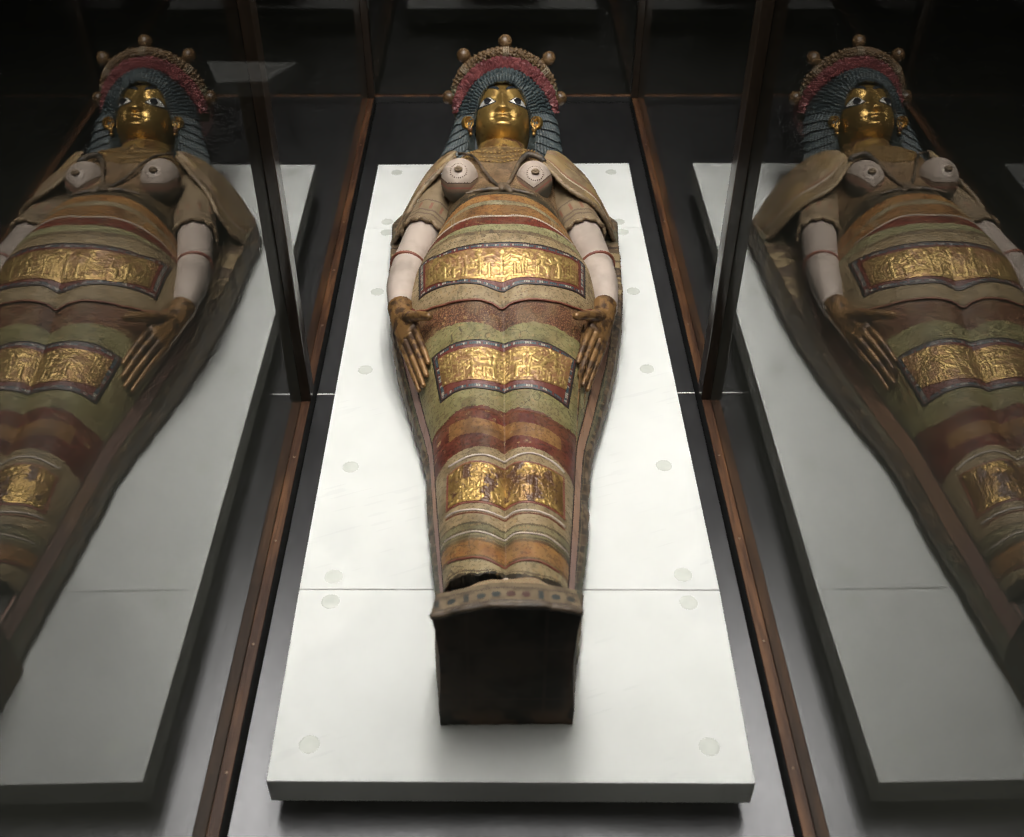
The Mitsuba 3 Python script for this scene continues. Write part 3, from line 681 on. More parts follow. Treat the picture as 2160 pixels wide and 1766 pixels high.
# ------------------------------------------------------------------ breasts, mantle, breast cloth edge
def breast_fn(s):
    cx, cy = (.065, 2.196) if s > 0 else (-.104, 2.201)
    nx_, ny_, nz_ = (.067, 2.159, .284) if s > 0 else (-.105, 2.164, .288)
    def f(p, n, uv):
        x, y = p.x - cx, p.y - cy
        k = fbm(p.x * 60, p.y * 60, p.z * 60, 3)
        flesh = mix(C(.36, .285, .235), C(.45, .37, .31), k)
        cl = mix(C(.14, .09, .058), C(.22, .145, .10), k)
        w = .48 * p.y + .88 * p.z                  # runs up over the mound, from below it to the top
        if s > 0: e = w - 1.2500 - dr.abs(x + .002) * .75
        else: e = w - 1.2610 - dr.maximum(0, dr.abs(x) - .026) * .8
        g = dr.sin(e * 420)
        cl = mix(cl, C(.26, .08, .06), smoothstep(.5, .8, g) * .7)
        cl = mix(cl, C(.06, .055, .04), smoothstep(-.012, -.026, e))
        c = dr.select(e > 0, flesh, cl)
        c = mix(c, C(.07, .045, .03), line(e, .0016) * .9)
        # ring of painted dots round the nipple
        r = dr.sqrt(dr.square(p.x - nx_) + dr.square(p.y - ny_) + dr.square(p.z - nz_)); a = dr.atan2(w - .48 * ny_ - .88 * nz_, p.x - nx_) * (26 / 6.2832)
        dot = line(r - .0200, .0020) * smoothstep(.30, .18, dr.abs(a - dr.floor(a) - .5))
        return mix(c, C(.07, .04, .035), dr.select(e > 0, dot, mi.Float(0)) * .9)
    return f
for s in (-1, 1):
    cx, cy, cz = (.065, 2.196, .236) if s > 0 else (-.104, 2.201, .240)
    m = ell((0, 0, 0), (1, 1, 1), 5)
    v = np.array(m.vertices)
    v[:, 1] -= .16 * np.clip(v[:, 2], 0, 1) ** 1.5                           # full towards the feet
    v = v * (.043, .060, .052) + (cx, cy, cz)
    m = trimesh.Trimesh(v, m.faces, process=False)
    princ('m_breast_r' if s > 0 else 'm_breast_l', tex(breast_fn(s)), rough=.5, bump=fine)
    b = obj('breast', m, 'm_breast_r' if s > 0 else 'm_breast_l', coffin, smooth=True)
    nx_, ny_, nz_ = (.067, 2.159, .284) if s > 0 else (-.105, 2.164, .288)
    obj('nipple', cat([ell((nx_, ny_, nz_), (.0095, .0085, .005), 3), ell((nx_, ny_ - .0015, nz_ + .003), (.0058, .0056, .0055), 3)]), 'm_nipple', b, smooth=True)
princ('m_nipple', dirty((.12, .08, .045), (.20, .14, .085), 2), rough=.5)

def mantle_col(p, n, uv):
    q = uv.y
    k = fbm(p.x * 30, p.y * 30, p.z * 30, 4)
    c = mix(C(.155, .105, .057), C(.250, .182, .108), smoothstep(.3, .7, k))
    c = mix(c, C(.27, .18, .075), smoothstep(.5, .7, noise(uv.x * 7, q * 6, 2.0)) * .6)
    c = mix(c, C(.22, .09, .06), (line(q - .26, .025) + line(q - .70, .02) * .8) * .6)
    c = mix(c, C(.45, .37, .29), line(q - .215, .022) * .8)
    c = mix(c, C(.07, .06, .055), line(q - .55, .018) * smoothstep(.3, .5, noise(uv.x * 12, 3.0, 1.0)) * .8)
    return mix(c, C(.09, .06, .04), smoothstep(.55, .75, fbm(p.x * 25, p.y * 25, p.z * 25, 4)) * .6)
princ('m_mantle', tex(mantle_col), rough=.5, bump=lambda p, n, uv: fbm(p.x * 90, p.y * 90, p.z * 90, 4) * .0018)
HEM = {1: [(.086, 2.252, .262), (.108, 2.222, .252), (.128, 2.194, .240), (.152, 2.174, .229), (.182, 2.166, .213), (.208, 2.168, .192), (.230, 2.172, .160), (.252, 2.19, .105), (.266, 2.23, .06), (.274, 2.29, .034)],
       -1: [(-.117, 2.307, .250), (-.138, 2.282, .240), (-.160, 2.256, .228), (-.190, 2.230, .206), (-.210, 2.202, .190), (-.228, 2.176, .165), (-.248, 2.172, .125), (-.266, 2.20, .08), (-.274, 2.24, .05), (-.276, 2.295, .034)]}
TOP = {1: [(.100, 2.325, .252), (.118, 2.338, .248), (.140, 2.355, .230), (.165, 2.372, .200), (.188, 2.384, .165), (.208, 2.390, .130), (.226, 2.390, .095), (.244, 2.38, .065), (.256, 2.365, .045), (.268, 2.335, .032)],
       -1: [(-.112, 2.325, .250), (-.124, 2.338, .246), (-.144, 2.355, .228), (-.168, 2.372, .198), (-.190, 2.384, .164), (-.210, 2.390, .130), (-.228, 2.390, .095), (-.245, 2.38, .065), (-.257, 2.365, .045), (-.268, 2.335, .032)]}
for s in (-1, 1):
    A = interp(HEM[s], 70); Bq = interp(TOP[s], 70)
    q = np.linspace(0, 1, 40)[:, None, None]
    P = A[None] + (Bq - A)[None] * q
    nrm = np.array([s * .45, 0, .9]) * np.sin(np.pi * q) * (.017 if s > 0 else .010) * np.linspace(.4, 1, 70)[None, :, None]
    fold = .0022 * np.sin(q * 17 + np.linspace(0, 3, 70)[None, :, None]) * np.array([s * .4, 0, .9])
    P = P + nrm + fold
    u = np.stack(np.broadcast_arrays(np.linspace(0, 1, 70)[None], np.linspace(0, 1, 40)[:, None]), -1).reshape(-1, 2)
    Q = P - np.array([s * .5, 0, .85]) * .006
    m = up(grid(P))
    obj('mantle', m, 'm_mantle', coffin, uv=u, label='mantle over the shoulder with red and white stripes')
    hem = np.concatenate([A])
    obj('mantle_hem', tube(hem + np.array([0, -.001, -.001]), [.0045, .0056, .0054, .005, .0045], 80, 12, mod=lambda q_, th: .0009 * np.sin(q_ * 130 + 2 * th)), 'm_cloth', coffin, smooth=True)
# the shawl ends crossing between the breasts and tied below them
def roll(path, r, name='shawl_end'):
    p = np.array(path, float)
    p[:, 2] = np.maximum(p[:, 2], body_z(p[:, 0], p[:, 1]) + .001)
    obj(name, tube(p, r, 60, 12, mod=lambda q_, th: .0005 * np.sin(q_ * 30 + 2 * th)), 'm_shawl', coffin, smooth=True)
princ('m_shawl', dirty((.035, .027, .02), (.12, .082, .05)), rough=.5, bump=fine, bump_scale=2.0)
roll([(-.004, 2.118, .262), (.008, 2.150, .262), (.022, 2.200, .264), (.036, 2.245, .268), (.055, 2.266, .272), (.078, 2.262, .268), (.090, 2.248, .262)], [.005, .004, .0038, .0045, .006, .0072, .0066])
roll([(-.004, 2.118, .262), (-.025, 2.150, .262), (-.045, 2.195, .264), (-.062, 2.240, .267), (-.082, 2.285, .262), (-.110, 2.312, .252)], [.005, .004, .0035, .003, .003, .003])
roll([(-.004, 2.112, .264), (.020, 2.106, .266), (.040, 2.098, .266), (.062, 2.094, .262)], [.0065, .005, .004, .002])
roll([(-.004, 2.112, .264), (-.030, 2.112, .266), (-.060, 2.106, .266), (-.088, 2.098, .262)], [.0055, .005, .004, .0025])
obj('knot', union_smooth(chain([(X0 + .004, 2.125, .266, .0095), (X0 + .010, 2.107, .270, .0085), (X0 + .017, 2.094, .269, .006)]) + chain([(X0 - .004, 2.128, .266, .008), (X0 - .002, 2.104, .270, .006)]), .003, 4), 'm_shawl', coffin, smooth=True)
# dotted bead rows of the collar
def beads(path, n, r, name, mat='m_gold_worn', kind='stuff'):
    p = interp(path, n)
    obj(name, cat([ell(q + np.array([0, 0, .001]), (r, r, r), 2) for q in p]), mat, coffin, smooth=True, kind=kind)
def on_body(pts, h):
    return [(x, y, float(body_z(np.array([x]), np.array([y]))[0]) + h) for x, y in pts]
for i, (o, r, n) in enumerate(((0.004, .0026, 27), (-.020, .0020, 30), (-.036, .0023, 30))):
    pts = [(x, float(collar_y(x - X0)) + .040 + o) for x in np.linspace(-.104 - o * -.3, .094, 25)]
    beads(on_body(pts, .0006), n, r, 'bead_row')

# ------------------------------------------------------------------ neck and face
obj('neck', tube([(-.008, 2.29, .165), (-.008, 2.34, .188), (-.007, 2.39, .191), (-.006, 2.46, .20)], [.064, .061, .060, .060], 40, 40), 'm_gold_worn', coffin, smooth=True)
tl = math.radians(18)
E0 = np.array([-.005, 2.45, .319]); EU = np.array([0, math.cos(tl), math.sin(tl)]); EN = np.array([0, -math.sin(tl), math.cos(tl)]); EX = np.array([1.0, 0, 0])
def gs(a, s): return np.exp(-.5 * (a / s) ** 2)
UC, HU, HD, DP, WX = -.004, .142, .0705, .085, .0670
def fwid(u): return WX * (1 - .24 * np.clip(-(u - UC) / HD, 0, 1) ** 1.6 - .10 * np.clip((u - UC) / HU, 0, 1) ** 2)
def fval(x, u):
    v = (u - UC) / np.where(u > UC, HU, HD)
    return np.abs(x / fwid(u)) ** 2.3 + np.abs(v) ** np.where(u > UC, 2.6, 5.5)
def fnorm(f): return -DP + DP * np.clip(1 - f, 0, 1) ** .38
def feat(x, u):
    ax = np.abs(x)
    f = np.zeros_like(x)
    # nose: bridge, tip, wings, sharp underside
    lo = sstep(-.0405, -.0345, u)
    prof = (.0045 + .0125 * sstep(.032, -.030, u)) * lo * sstep(.052, .022, u)
    wid = .0058 + .0042 * sstep(.0, -.032, u)
    f += prof * np.exp(-(ax / wid) ** 2 * .72)
    f += .0062 * gs(ax - .0105, .0042) * gs(u + .0295, .0055) * lo
    # brows, sockets, lids
    f += .0045 * gs(u - (.044 + .25 * ax), .0085) * sstep(.004, .016, ax) * sstep(.066, .05, ax)
    f -= .0052 * gs(ax - .020, .008) * gs(u - .012, .010)
    f += .0028 * gs(ax - .036, .013) * gs(u - .006, .010)
    # cheeks and the fold beside the mouth
    f += .0062 * gs(ax - .036, .015) * gs(u + .032, .020)
    f -= .0016 * gs(ax - .022 - .25 * (-.041 - u), .007) * gs(u + .046, .012)
    # lips
    f += .0064 * gs(u + .0440 + .0012 * gs(ax, .003), .0038) * gs(ax, .0135)
    f += .0068 * gs(u + .0537, .0038) * gs(ax, .0120)
    f -= .0042 * gs(u + .0488, .0014) * gs(ax, .015)
    f -= .0024 * gs(ax - .0205, .004) * gs(u + .0485, .005)
    f -= .0032 * gs(u + .0595, .0030) * gs(ax, .013)
    f -= .0016 * gs(ax, .0022) * gs(u + .0400, .003)
    # chin
    f += .0080 * gs(ax, .0165) * gs(u + .0665, .0062)
    return f
def face_point(x, u, off=0.0):
    n = fnorm(fval(x, u)) + feat(x, u) + off
    return E0 + x[..., None] * EX + u[..., None] * EU + n[..., None] * EN
th = np.linspace(0, 2 * np.pi, 260, endpoint=False)
lo_, hi_ = np.zeros_like(th), np.full_like(th, .3)
for _ in range(50):
    md = (lo_ + hi_) / 2; bad = fval(md * np.cos(th), UC + md * np.sin(th)) > 1
    hi_ = np.where(bad, md, hi_); lo_ = np.where(bad, lo_, md)
sr = np.sin(np.linspace(0, 1, 170) * np.pi / 2)[:, None]
x = sr * (lo_ * np.cos(th))[None]; u = UC + sr * (lo_ * np.sin(th))[None]
f = fval(x, u)
n = fnorm(f) + feat(x, u) * np.clip((1 - f) * 6, 0, 1)
x = np.concatenate([x, x[-1:] * .99]); u = np.concatenate([u, u[-1:]]); n = np.concatenate([n, n[-1:] - .05])
Pf = E0 + x[..., None] * EX + u[..., None] * EU + n[..., None] * EN
m = grid(Pf, close=True); trimesh.repair.fix_normals(m)
face = obj('face', m, 'm_gold_face', coffin, smooth=True)
def fpatch(fx, nu=40, nv=12, off=.0006):
    s = np.linspace(0, 1, nu)[None]; q = np.linspace(-1, 1, nv)[:, None]
    xx, uu = fx(s, q)
    return up(grid(face_point(xx, uu, off)))
for s in (-1, 1):
    cxe, cue, hl, hh = s * .0375, .0075, .0190, .0136
    def almond(k, off, dome):
        def fx(a, q):
            e = np.sin(np.pi * np.clip(a, .0, 1)) ** .75
            xx = cxe + s * (a - .5) * 2 * hl * k
            uu = cue + .0035 * (a - .5) * 2 + q * hh * e * k * np.where(q > 0, 1.05, .95)
            return xx + 0 * q, uu
        sS = np.linspace(0, 1, 46)[None]; qQ = np.linspace(-1, 1, 22)[:, None]
        xx, uu = fx(sS, qQ)
        e = np.sin(np.pi * sS) ** .75
        p = face_point(xx, uu, 0) * 1.0
        p = p + EN * (off + dome * (e * (1 - qQ ** 2)))[..., None]
        return up(grid(p))
    ey = obj('eye', almond(1.0, .0016, .0022), 'm_eye_white', face, smooth=True)
    obj('eyelid_line', almond(1.18, .0007, .0014), 'm_eye_line', face, smooth=True)
    c = face_point(np.array([cxe - s * .0012]), np.array([cue - .0030]))[0] + EN * .0034
    iris = ell((0, 0, .0004), (.0092, .0100, .0026), 3)
    iris.apply_transform(np.vstack([np.column_stack([EX, EU, EN, c]), [0, 0, 0, 1]]))
    obj('iris', iris, 'm_eye_rim', face, smooth=True)
    pup = ell((0, 0, .0010), (.0080, .0087, .0026), 3)
    pup.apply_transform(np.vstack([np.column_stack([EX, EU, EN, c]), [0, 0, 0, 1]]))
    obj('pupil', pup, 'm_eye_dark', face, smooth=True)
    def brow(a, q):
        xx = s * (.0085 + a * .050)
        uu = .0435 + .0100 * np.sin(np.pi * (.05 + a * .70)) + .010 * a + q * (.0066 - .0032 * a ** 2) * np.clip(a * 8 + .35, 0, 1)
        return xx + 0 * q, uu
    obj('eyebrow', fpatch(brow, 50, 8, .0012), 'm_eye_line', face, smooth=True)
    # ear with its folded rim, lobe and earring
    ec = np.array([X0 + s * .0840, 2.450, .2655])
    ax1 = np.array([s * .88, -.40, .25]); ax1 /= np.linalg.norm(ax1)          # outwards
    ax2 = np.array([0, .55, .83]); ax2 -= ax1 * (ax2 @ ax1); ax2 /= np.linalg.norm(ax2)
    ax3 = np.cross(ax1, ax2); ax3 = ax3 if ax3[1] < 0 else -ax3                # faces the viewer
    th2 = np.linspace(0, 2 * np.pi, 60, endpoint=False)[None]; rr = np.linspace(0, 1, 22)[:, None]
    hgt = .0058 * np.exp(-((rr - .88) / .14) ** 2) * (1 - .5 * (np.sin(th2) < -.5)) + .003 * np.exp(-((rr - .5) / .12) ** 2) * (np.cos(th2) < .2) - .005 * np.exp(-(rr / .35) ** 2) - .009 * sstep(.9, 1, rr)
    Pe = ec + (rr * np.cos(th2) * .0145)[..., None] * ax1 + (rr * (np.sin(th2) * .0160) * 1.0)[..., None] * ax2 + hgt[..., None] * ax3
    er = grid(Pe, close=True)
    back = tube([ec - ax1 * .016 - ax3 * .028, ec - ax1 * .002 - ax3 * .007], [.014, .011], 10, 18)
    ear = obj('ear', cat([er, back]), 'm_gold_face', coffin, smooth=True)
    lb = ec - ax2 * .0170 - ax1 * .004
    obj('earring', cat([ell(lb + ax3 * .003, (.0062, .006, .0075), 3), ell(lb + ax3 * .006 - ax2 * .011, (.0045, .0045, .0045), 2), tube([lb, lb - ax2 * .011], .0018, 6, 8)]), 'm_gold_worn', ear, smooth=True)
princ('m_eye_white', (.56, .54, .49), rough=.4, spec=.4)
princ('m_eye_rim', (.014, .017, .024), rough=.6, spec=.15)
princ('m_eye_dark', (.006, .006, .007), rough=.6, spec=.1)
princ('m_eye_line', (.014, .017, .021), rough=.4)

# ------------------------------------------------------------------ wig, red band, wreath and knobs
HAIR = [(-.085, 2.40, .205), (-.087, 2.42, .222), (-.088, 2.44, .240), (-.083, 2.46, .265), (-.0715, 2.475, .293), (-.062, 2.492, .316), (-.045, 2.506, .333), (-.025, 2.512, .342), (-.005, 2.514, .345), (.015, 2.512, .342), (.034, 2.506, .333), (.053, 2.492, .316), (.0625, 2.475, .293), (.074, 2.46, .265), (.075, 2.44, .240), (.070, 2.42, .222), (.068, 2.40, .205)]
WIG = [(-.163, 2.405, .150), (-.150, 2.435, .190), (-.132, 2.48, .211), (-.119, 2.52, .229), (-.111, 2.55, .240), (-.102, 2.565, .253), (-.086, 2.572, .281), (-.063, 2.574, .311), (-.036, 2.574, .332), (0, 2.574, .342), (.038, 2.574, .332), (.071, 2.574, .307), (.095, 2.572, .279), (.110, 2.565, .253), (.118, 2.55, .240), (.127, 2.52, .229), (.133, 2.48, .208), (.138, 2.435, .195), (.148, 2.405, .165)]
HAIR = [(X0 + (x_ - X0) * (.93 if z_ > .255 else 1.0), y_ - (.004 if z_ > .255 else 0), z_ - (.0045 if z_ > .255 else 0)) for x_, y_, z_ in HAIR]
HC = np.array([-.003, 2.53, .215])
def sheet(A, Bc, n, m, bulge):
    A = interp(A, n); Bc = interp(Bc, n)
    q = np.linspace(0, 1, m)[:, None, None]
    P = A[None] + (Bc - A)[None] * q
    N = P - HC; N[..., 1] *= .8; N = N + np.array([0, -.05, .02]); N /= np.linalg.norm(N, axis=-1, keepdims=True)
    return P + N * bulge * np.sin(np.pi * np.clip(q, 0, 1)) ** .8, N
NTH, NRH = 760, 150
P, N = sheet(HAIR, WIG, NTH, NRH, .016)
a = np.linspace(0, 1, NTH)[None]; q = np.linspace(0, 1, NRH)[:, None]
drop = np.minimum(a, 1 - a)
jit = meshkit.noise(np.stack(np.broadcast_arrays(a * 60, q * 5, 0 * a), -1), 3) - .5
# over the brow: rows of short locks laid radially; on the sides: tiers of hanging strands
rows1 = q * 3.6 + .25 * jit; s1 = a * 66 + np.floor(rows1) * .5 + .5 * jit
h1 = np.abs(np.sin(np.pi * s1)) ** .6 * .0058 + .0040 * (rows1 % 1)
rows2 = (drop - .0) * 24 + .35 * q + .3 * jit; s2 = q * 11 + np.floor(rows2) * .37
h2 = np.abs(np.sin(np.pi * s2)) ** .6 * .0055 + .0052 * (1 - rows2 % 1)
mk = sstep(.27, .22, drop)
P = P + N * ((1 - mk) * h1 + mk * h2)[..., None]
wig = obj('wig', grid(np.concatenate([(P[:1] - np.array([X0, 0, 0])) * np.array([.80, 1, 1]) + np.array([X0, .022, -.016]), (P[:1] - np.array([X0, 0, 0])) * np.array([.94, 1, 1]) + np.array([X0, .002, -.004]), P])), 'm_wig', coffin, smooth=True, label='blue grey wig of tiered locks')
princ('m_wig', dirty((.017, .025, .028), (.038, .051, .054), 1.3, (.10, .095, .08)), rough=.5, bump=fine)
wb = m3.Manifold.batch_hull([m3.Manifold.sphere(r_, 24).translate(c_) for c_, r_ in (((-.128, 2.43, .115), .03), ((.118, 2.43, .115), .03), ((-.125, 2.43, .045), .03), ((.118, 2.43, .045), .03), ((-.075, 2.56, .22), .03), ((.075, 2.56, .22), .03), ((0, 2.56, .272), .04), ((0, 2.60, .1), .07))]).to_mesh()
obj('wig_back', trimesh.Trimesh(wb.vert_properties[:, :3], wb.tri_verts, process=False), 'm_wig', coffin, smooth=40)
RED = [(-.115, 2.588, .222), (-.117, 2.59, .252), (-.106, 2.59, .293), (-.085, 2.59, .326), (-.053, 2.59, .351), (-.027, 2.59, .363), (0, 2.59, .366), (.038, 2.59, .357), (.071, 2.59, .338), (.099, 2.59, .308), (.117, 2.59, .266), (.119, 2.588, .222)]
RIN = [(-.106, 2.556, .238), (-.102, 2.565, .253), (-.086, 2.572, .281), (-.063, 2.574, .311), (-.036, 2.574, .332), (0, 2.574, .342), (.038, 2.574, .332), (.071, 2.574, .307), (.095, 2.572, .279), (.110, 2.565, .253), (.115, 2.556, .238)]
P, N = sheet(RIN, RED, 620, 70, .010)
sx = np.stack(np.broadcast_arrays(np.linspace(0, 1, 620)[None] * 62, np.linspace(0, 1, 70)[:, None] * 6.5, 0.), -1)
w1 = meshkit.noise(sx * (1, .8, 1), 1); w2 = meshkit.noise(sx * (1.7, 1.3, 1) + 9, 2)
h = np.abs(np.sin((w1 * 2.2 + sx[..., 0] * .28 + sx[..., 1] * .22) * np.pi)) ** .7 * .0105 + w2 * .0060
obj('red_band', grid(P + N * h[..., None]), 'm_red_curl', coffin, smooth=True, label='red band of modelled curls')
princ('m_red_curl', dirty((.105, .024, .026), (.20, .055, .054), 1.4), rough=.5, bump=fine)
cap = ell((0, 2.628, .232), (.131, .05, .128), 5)
v = np.array(cap.vertices); nn = v - np.array([0, 2.628, .232]); nn /= np.linalg.norm(nn, axis=1, keepdims=True)
cap = trimesh.Trimesh(v + nn * (np.abs(np.sin(meshkit.noise(v * 130, 4) * 9)) * .003)[:, None], cap.faces, process=False)
obj('head_cap', cap, 'm_red_curl', coffin, smooth=True)
ang = np.radians(np.linspace(-27, 207, 150))
WR = np.stack([.1245 * np.cos(ang), 2.597 + 0 * ang, .262 + .1210 * np.sin(ang)], -1)
def leafy(qv, thv):
    k = qv * 46
    ph_ = k % 1
    return .0042 * np.abs(np.sin(np.pi * ph_)) * (np.abs(np.sin(thv * 2.5 + np.floor(k) * 1.3))) ** .7 + .0016 * np.sin(thv * 9 + k * 7) - .001
m = tube(WR, .0108, 700, 44, mod=leafy)
v = np.array(m.vertices); nzv = meshkit.fbm(v * 260, 3, 8) - .5
cvec = np.stack([v[:, 0], v[:, 1] - 2.597, v[:, 2] - .262], -1); rad = np.hypot(cvec[:, 0], cvec[:, 2])[:, None] + 1e-9
ax_c = np.stack([cvec[:, 0], 0 * rad[:, 0], cvec[:, 2]], -1) / rad * .1225
dn = cvec - ax_c; dn /= np.linalg.norm(dn, axis=1, keepdims=True) + 1e-9
m = trimesh.Trimesh(v + dn * nzv[:, None] * .010, m.faces, process=False)
def wreath_col(p, n, uv):
    k = fbm(p.x * 120, p.y * 120, p.z * 120, 3)
    br = mix(C(.058, .032, .013), C(.150, .088, .038), k)
    gr = mix(C(.06, .06, .032), C(.15, .14, .08), k)
    return mix(br, gr, smoothstep(.305, .285, p.z + (k - .5) * .02))
princ('m_wreath', tex(wreath_col), rough=.5, bump=fine, bump_scale=2.0)
wreath = obj('wreath', m, 'm_wreath', coffin, smooth=True, label='ring shaped leaf wreath round the top of the head')
for deg in (88, 141, 37):
    a0 = math.radians(deg)
    out = []
    for k in range(-1, 2):
        aa = a0 + k * .040
        c = np.array([.1245 * math.cos(aa), 2.597, .262 + .1210 * math.sin(aa)]); rd = np.array([math.cos(aa), 0, math.sin(aa)])
        tq = np.linspace(0, 2 * np.pi, 40)
        out.append(tube(c + .0128 * (np.cos(tq)[:, None] * rd + np.sin(tq)[:, None] * np.array([0, 1, 0])), .0019, 44, 8))
    obj('wreath_tie', cat(out), 'm_pale_tie', wreath, smooth=True)
princ('m_pale_tie', dirty((.16, .12, .075), (.28, .22, .15)), rough=.55, bump=fine)
princ('m_ball', dirty((.062, .034, .015), (.135, .080, .038), .8, (.03, .018, .01)), rough=.34, bump=fine)
for bx, by, bz in ((.002, 2.622, .400), (-.102, 2.614, .368), (.112, 2.610, .362), (-.1405, 2.596, .266), (.143, 2.596, .264)):
    d = np.array([bx, 0, bz - .262]); d /= np.linalg.norm(d)
    c = np.array([bx, by, bz])
    m = ell(c, (.0172, .0172, .0178), 4)
    v = np.array(m.vertices); v = v + (v - c) * (meshkit.fbm(v * 70, 3, 5) - .5)[:, None] * .16
    m = trimesh.Trimesh(v, m.faces, process=False)
    obj('knob', cat([m, tube([c, c - d * .022], [.013, .012], 6, 16)]), 'm_ball', coffin, smooth=True)

# ------------------------------------------------------------------ the white slabs
def slab(name, label, q, plugs):
    k = thing(name, label, 'display board', 'white display boards under the coffin')
    b = .0018
    c = np.array(q).mean(0)
    pts = []
    for (x, y) in q:
        sx = b if x < c[0] else -b; sy = b if y < c[1] else -b
        pts += [(x + sx, y + sy, -b), (x + sx, y + sy, -.054 + b)]
    obj('body', hull_pts(pts, b, 16), 'm_slab', k, smooth=30)
    for (x, y) in plugs:
        r = .0155; n = 40; th = np.linspace(0, 2 * np.pi, n, endpoint=False)
        prof = [(0, .0005), (.80, .0006), (.95, .0004), (1, .0001), (1.0, -.002)]
        P = np.array([[(x + r * a * math.cos(t_), y + r * a * math.sin(t_), z) for t_ in th] for a, z in prof])
        obj('plug', up(grid(P, close=True)), 'm_plug', k, smooth=20)
    return k
slab('display_board', 'white display board nearest the viewer, under the dark foot end of the coffin', [(-.356, .833), (.355, .823), (.361, 1.1865), (-.359, 1.1935)], [(-.301, .893), (.297, .884), (-.302, 1.167), (.304, 1.160)])
slab('display_board', 'longest white display board, in the middle under the legs and body of the coffin', [(-.359, 1.195), (.361, 1.188), (.355, 2.3995), (-.360, 2.4005)],
     [(s * .303, y) for y in (1.222, 1.50, 1.805, 2.106, 2.379) for s in (-1, 1)])
slab('display_board', 'short white display board farthest from the viewer, under the shoulders and head of the coffin', [(-.359, 2.4015), (.3545, 2.4005), (.354, 2.759), (-.356, 2.752)], [(-.305, 2.433), (.297, 2.430), (-.300, 2.705), (.300, 2.705)])

# ------------------------------------------------------------------ the glass case
case = thing('display_case', 'glass display case with copper edged rails, dark bronze posts and dark floor panels', 'display case')
XP, YF, YB, YJ, ZTOP = .4450, .240, 3.376, 1.8275, 2.02
FZ = -.085
obj('floor_panel', box(-.4195, .4195, YF + .03, YJ - .0015, -.105, FZ), 'm_floor', case, label='nearer dark grey floor panel of the case')
obj('floor_panel', box(-.4195, .4195, YJ + .0015, YB - .016, -.105, FZ), 'm_floor', case, label='farther dark grey floor panel of the case')
obj('joint_strip', box(-.4195, .4195, YJ - .0012, YJ + .0012, -.104, FZ + .0006, .0004), 'm_joint', case)
obj('plinth', box(-.325, .325, .858, 2.722, FZ + .0004, -.0545), 'm_black', case)
for s in (-1, 1):
    a_, b_ = sorted((s * .4255, s * .4446))
    obj('side_rail', box(a_, b_, YF + .002, YB - .002, -.0675, -.063, .0015), 'm_copper', case)
    obj('rail_bed', box(a_ + .0008, b_ - .0008, YF + .003, YB - .003, -.125, -.0677, .0008), 'm_black', case)
    for (y0, y1) in ((YF, YJ - .028), (YJ - .028, YB)):
        P = np.array([[(s * XP, y0, -.10), (s * XP, y1, -.10)], [(s * XP, y0, ZTOP), (s * XP, y1, ZTOP)]], float)
        obj('side_pane', grid(P), 'm_glass', case, smooth=False)
for y, nm in ((YB, 'far_pane'), (YF, 'front_pane')):
    P = np.array([[(-XP, y, -.10), (XP, y, -.10)], [(-XP, y, ZTOP), (XP, y, ZTOP)]], float)
    obj(nm, grid(P), 'm_end_glass', case, smooth=False)
for s in (-1, 1):
    for i, y in enumerate(np.arange(.42, 3.35, .235)):
        if abs(y - YJ + .03) > .05:
            x_ = s * (.4350 + .0010 * math.sin(i * 2.3))
            obj('screw', cat([ell((x_, y + .006 * math.sin(i * 5.1), -.0629), (.0030, .0030, .0012), 2)]), 'm_joint_metal', case, smooth=True)
princ('m_joint_metal', (.13, .085, .055), rough=.4, metal=.5)
obj('end_rail', box(-.4250, .4250, YB - .013, YB - .001, -.0675, -.063, .0015), 'm_copper', case)
obj('rail_bed', box(-.4250, .4250, YB - .0125, YB - .0015, -.125, -.0677, .0008), 'm_black', case)
obj('end_rail', box(-.4250, .4250, YF + .001, YF + .016, -.0675, -.063, .0015), 'm_copper', case)
for s in (-1, 1):
    for y0, y1 in ((YF + .0005, YF + .03), (YJ - .052, YJ - .006), (YB - .034, YB - .0006)):
        x0, x1 = sorted((s * .4225, s * .4446))
        obj('post', box(x0, x1, y0, y1, -.0628, ZTOP, .002), 'm_bronze', case, label=None)
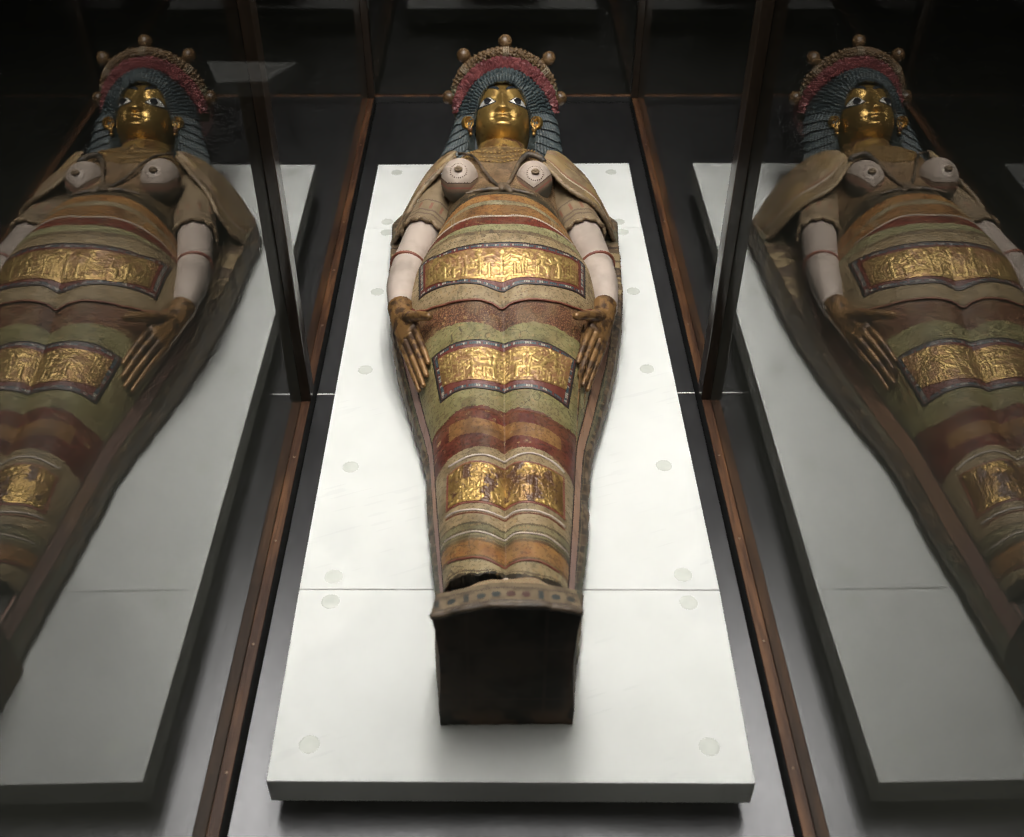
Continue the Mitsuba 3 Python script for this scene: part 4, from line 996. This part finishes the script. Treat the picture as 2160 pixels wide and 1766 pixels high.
# head box with the light panel
obj('hood', box(-.47, .47, YF - .02, YB + .02, ZTOP + .001, ZTOP + .14), 'm_black', case)
obj('base', box(-.46, .46, YF - .015, YB + .015, -.95, -.126), 'm_black', case)
lamp = thing('ceiling_lamp', 'flat light panel under the hood of the case, above the coffin', 'lamp')
obj('frame', box(-LAMP_LX / 2 - .015, LAMP_LX / 2 + .015, LAMP_Y - LAMP_LY / 2 - .015, LAMP_Y + LAMP_LY / 2 + .015, LAMP_Z + .002, LAMP_Z + .06), 'm_black', lamp)
x0, x1, y0, y1 = -LAMP_LX / 2, LAMP_LX / 2, LAMP_Y - LAMP_LY / 2, LAMP_Y + LAMP_LY / 2
P = np.array([[(x0, y0, LAMP_Z), (x0, y1, LAMP_Z)], [(x1, y0, LAMP_Z), (x1, y1, LAMP_Z)]], float)
lk = obj('diffuser', grid(P), 'm_black', lamp, smooth=False)
if np.asarray(grid(P).face_normals)[0, 2] > 0: scene[lk] = mikit.ply(trimesh.Trimesh(grid(P).vertices, grid(P).faces[:, ::-1], process=False), 'm_black')
scene[lk]['emitter'] = {'type': 'area', 'radiance': rgb(LAMP_E * 1.0, LAMP_E * .985, LAMP_E * .93)}
# the dark gallery floor round the case
g = np.array([[(-14, -8, -.95), (14, -8, -.95)], [(-14, 24, -.95), (14, 24, -.95)]], float)
gk = obj('floor', up(grid(g)), 'm_ground', None, smooth=False)
labels[gk] = {'kind': 'structure'}

# a second white board in a case behind the visitor: seen only as a dim reflection in the front pane
bk = thing('pedestal', 'small white topped pedestal behind the viewer, a faint pale reflection left of the crowned head', 'pedestal')
bq = [(-.99, -3.017), (-.695, -3.007), (-.771, -2.859), (-.926, -2.85)]
obj('top_board', hull_pts([(x, y, z) for x, y in bq for z in (-.004, -.05)], .004, 10), 'm_slab', bk)
obj('column', hull_pts([(x * .9 - .085, y * .9 - .293, z) for x, y in bq for z in (-.056, -.945)], .002, 6), 'm_black', bk)
sl = thing('spotlight', 'small round lamp hanging above the white topped pedestal behind the viewer', 'lamp')
th = np.linspace(0, 2 * np.pi, 33)[:-1]
P = np.array([[(-.85 + r_ * math.cos(t_), -2.93 + r_ * math.sin(t_), .9) for t_ in th] for r_ in (.06, .0005)])
lk = obj('lens', grid(P, close=True), 'm_black', sl, smooth=False)
if np.asarray(grid(P, close=True).face_normals)[0, 2] > 0:
    scene[lk] = mikit.ply(trimesh.Trimesh(P.reshape(-1, 3), np.asarray(grid(P, close=True).faces)[:, ::-1], process=False), 'm_black')
scene[lk]['emitter'] = {'type': 'area', 'radiance': rgb(150., 147., 138.)}
obj('housing', cat([tube([(-.85, -2.93, .9005), (-.85, -2.93, 1.02)], [.066, .05], 8, 24), tube([(-.85, -2.93, 1.0), (-.85, -2.93, 2.6)], .008, 4, 8)]), 'm_black', sl)
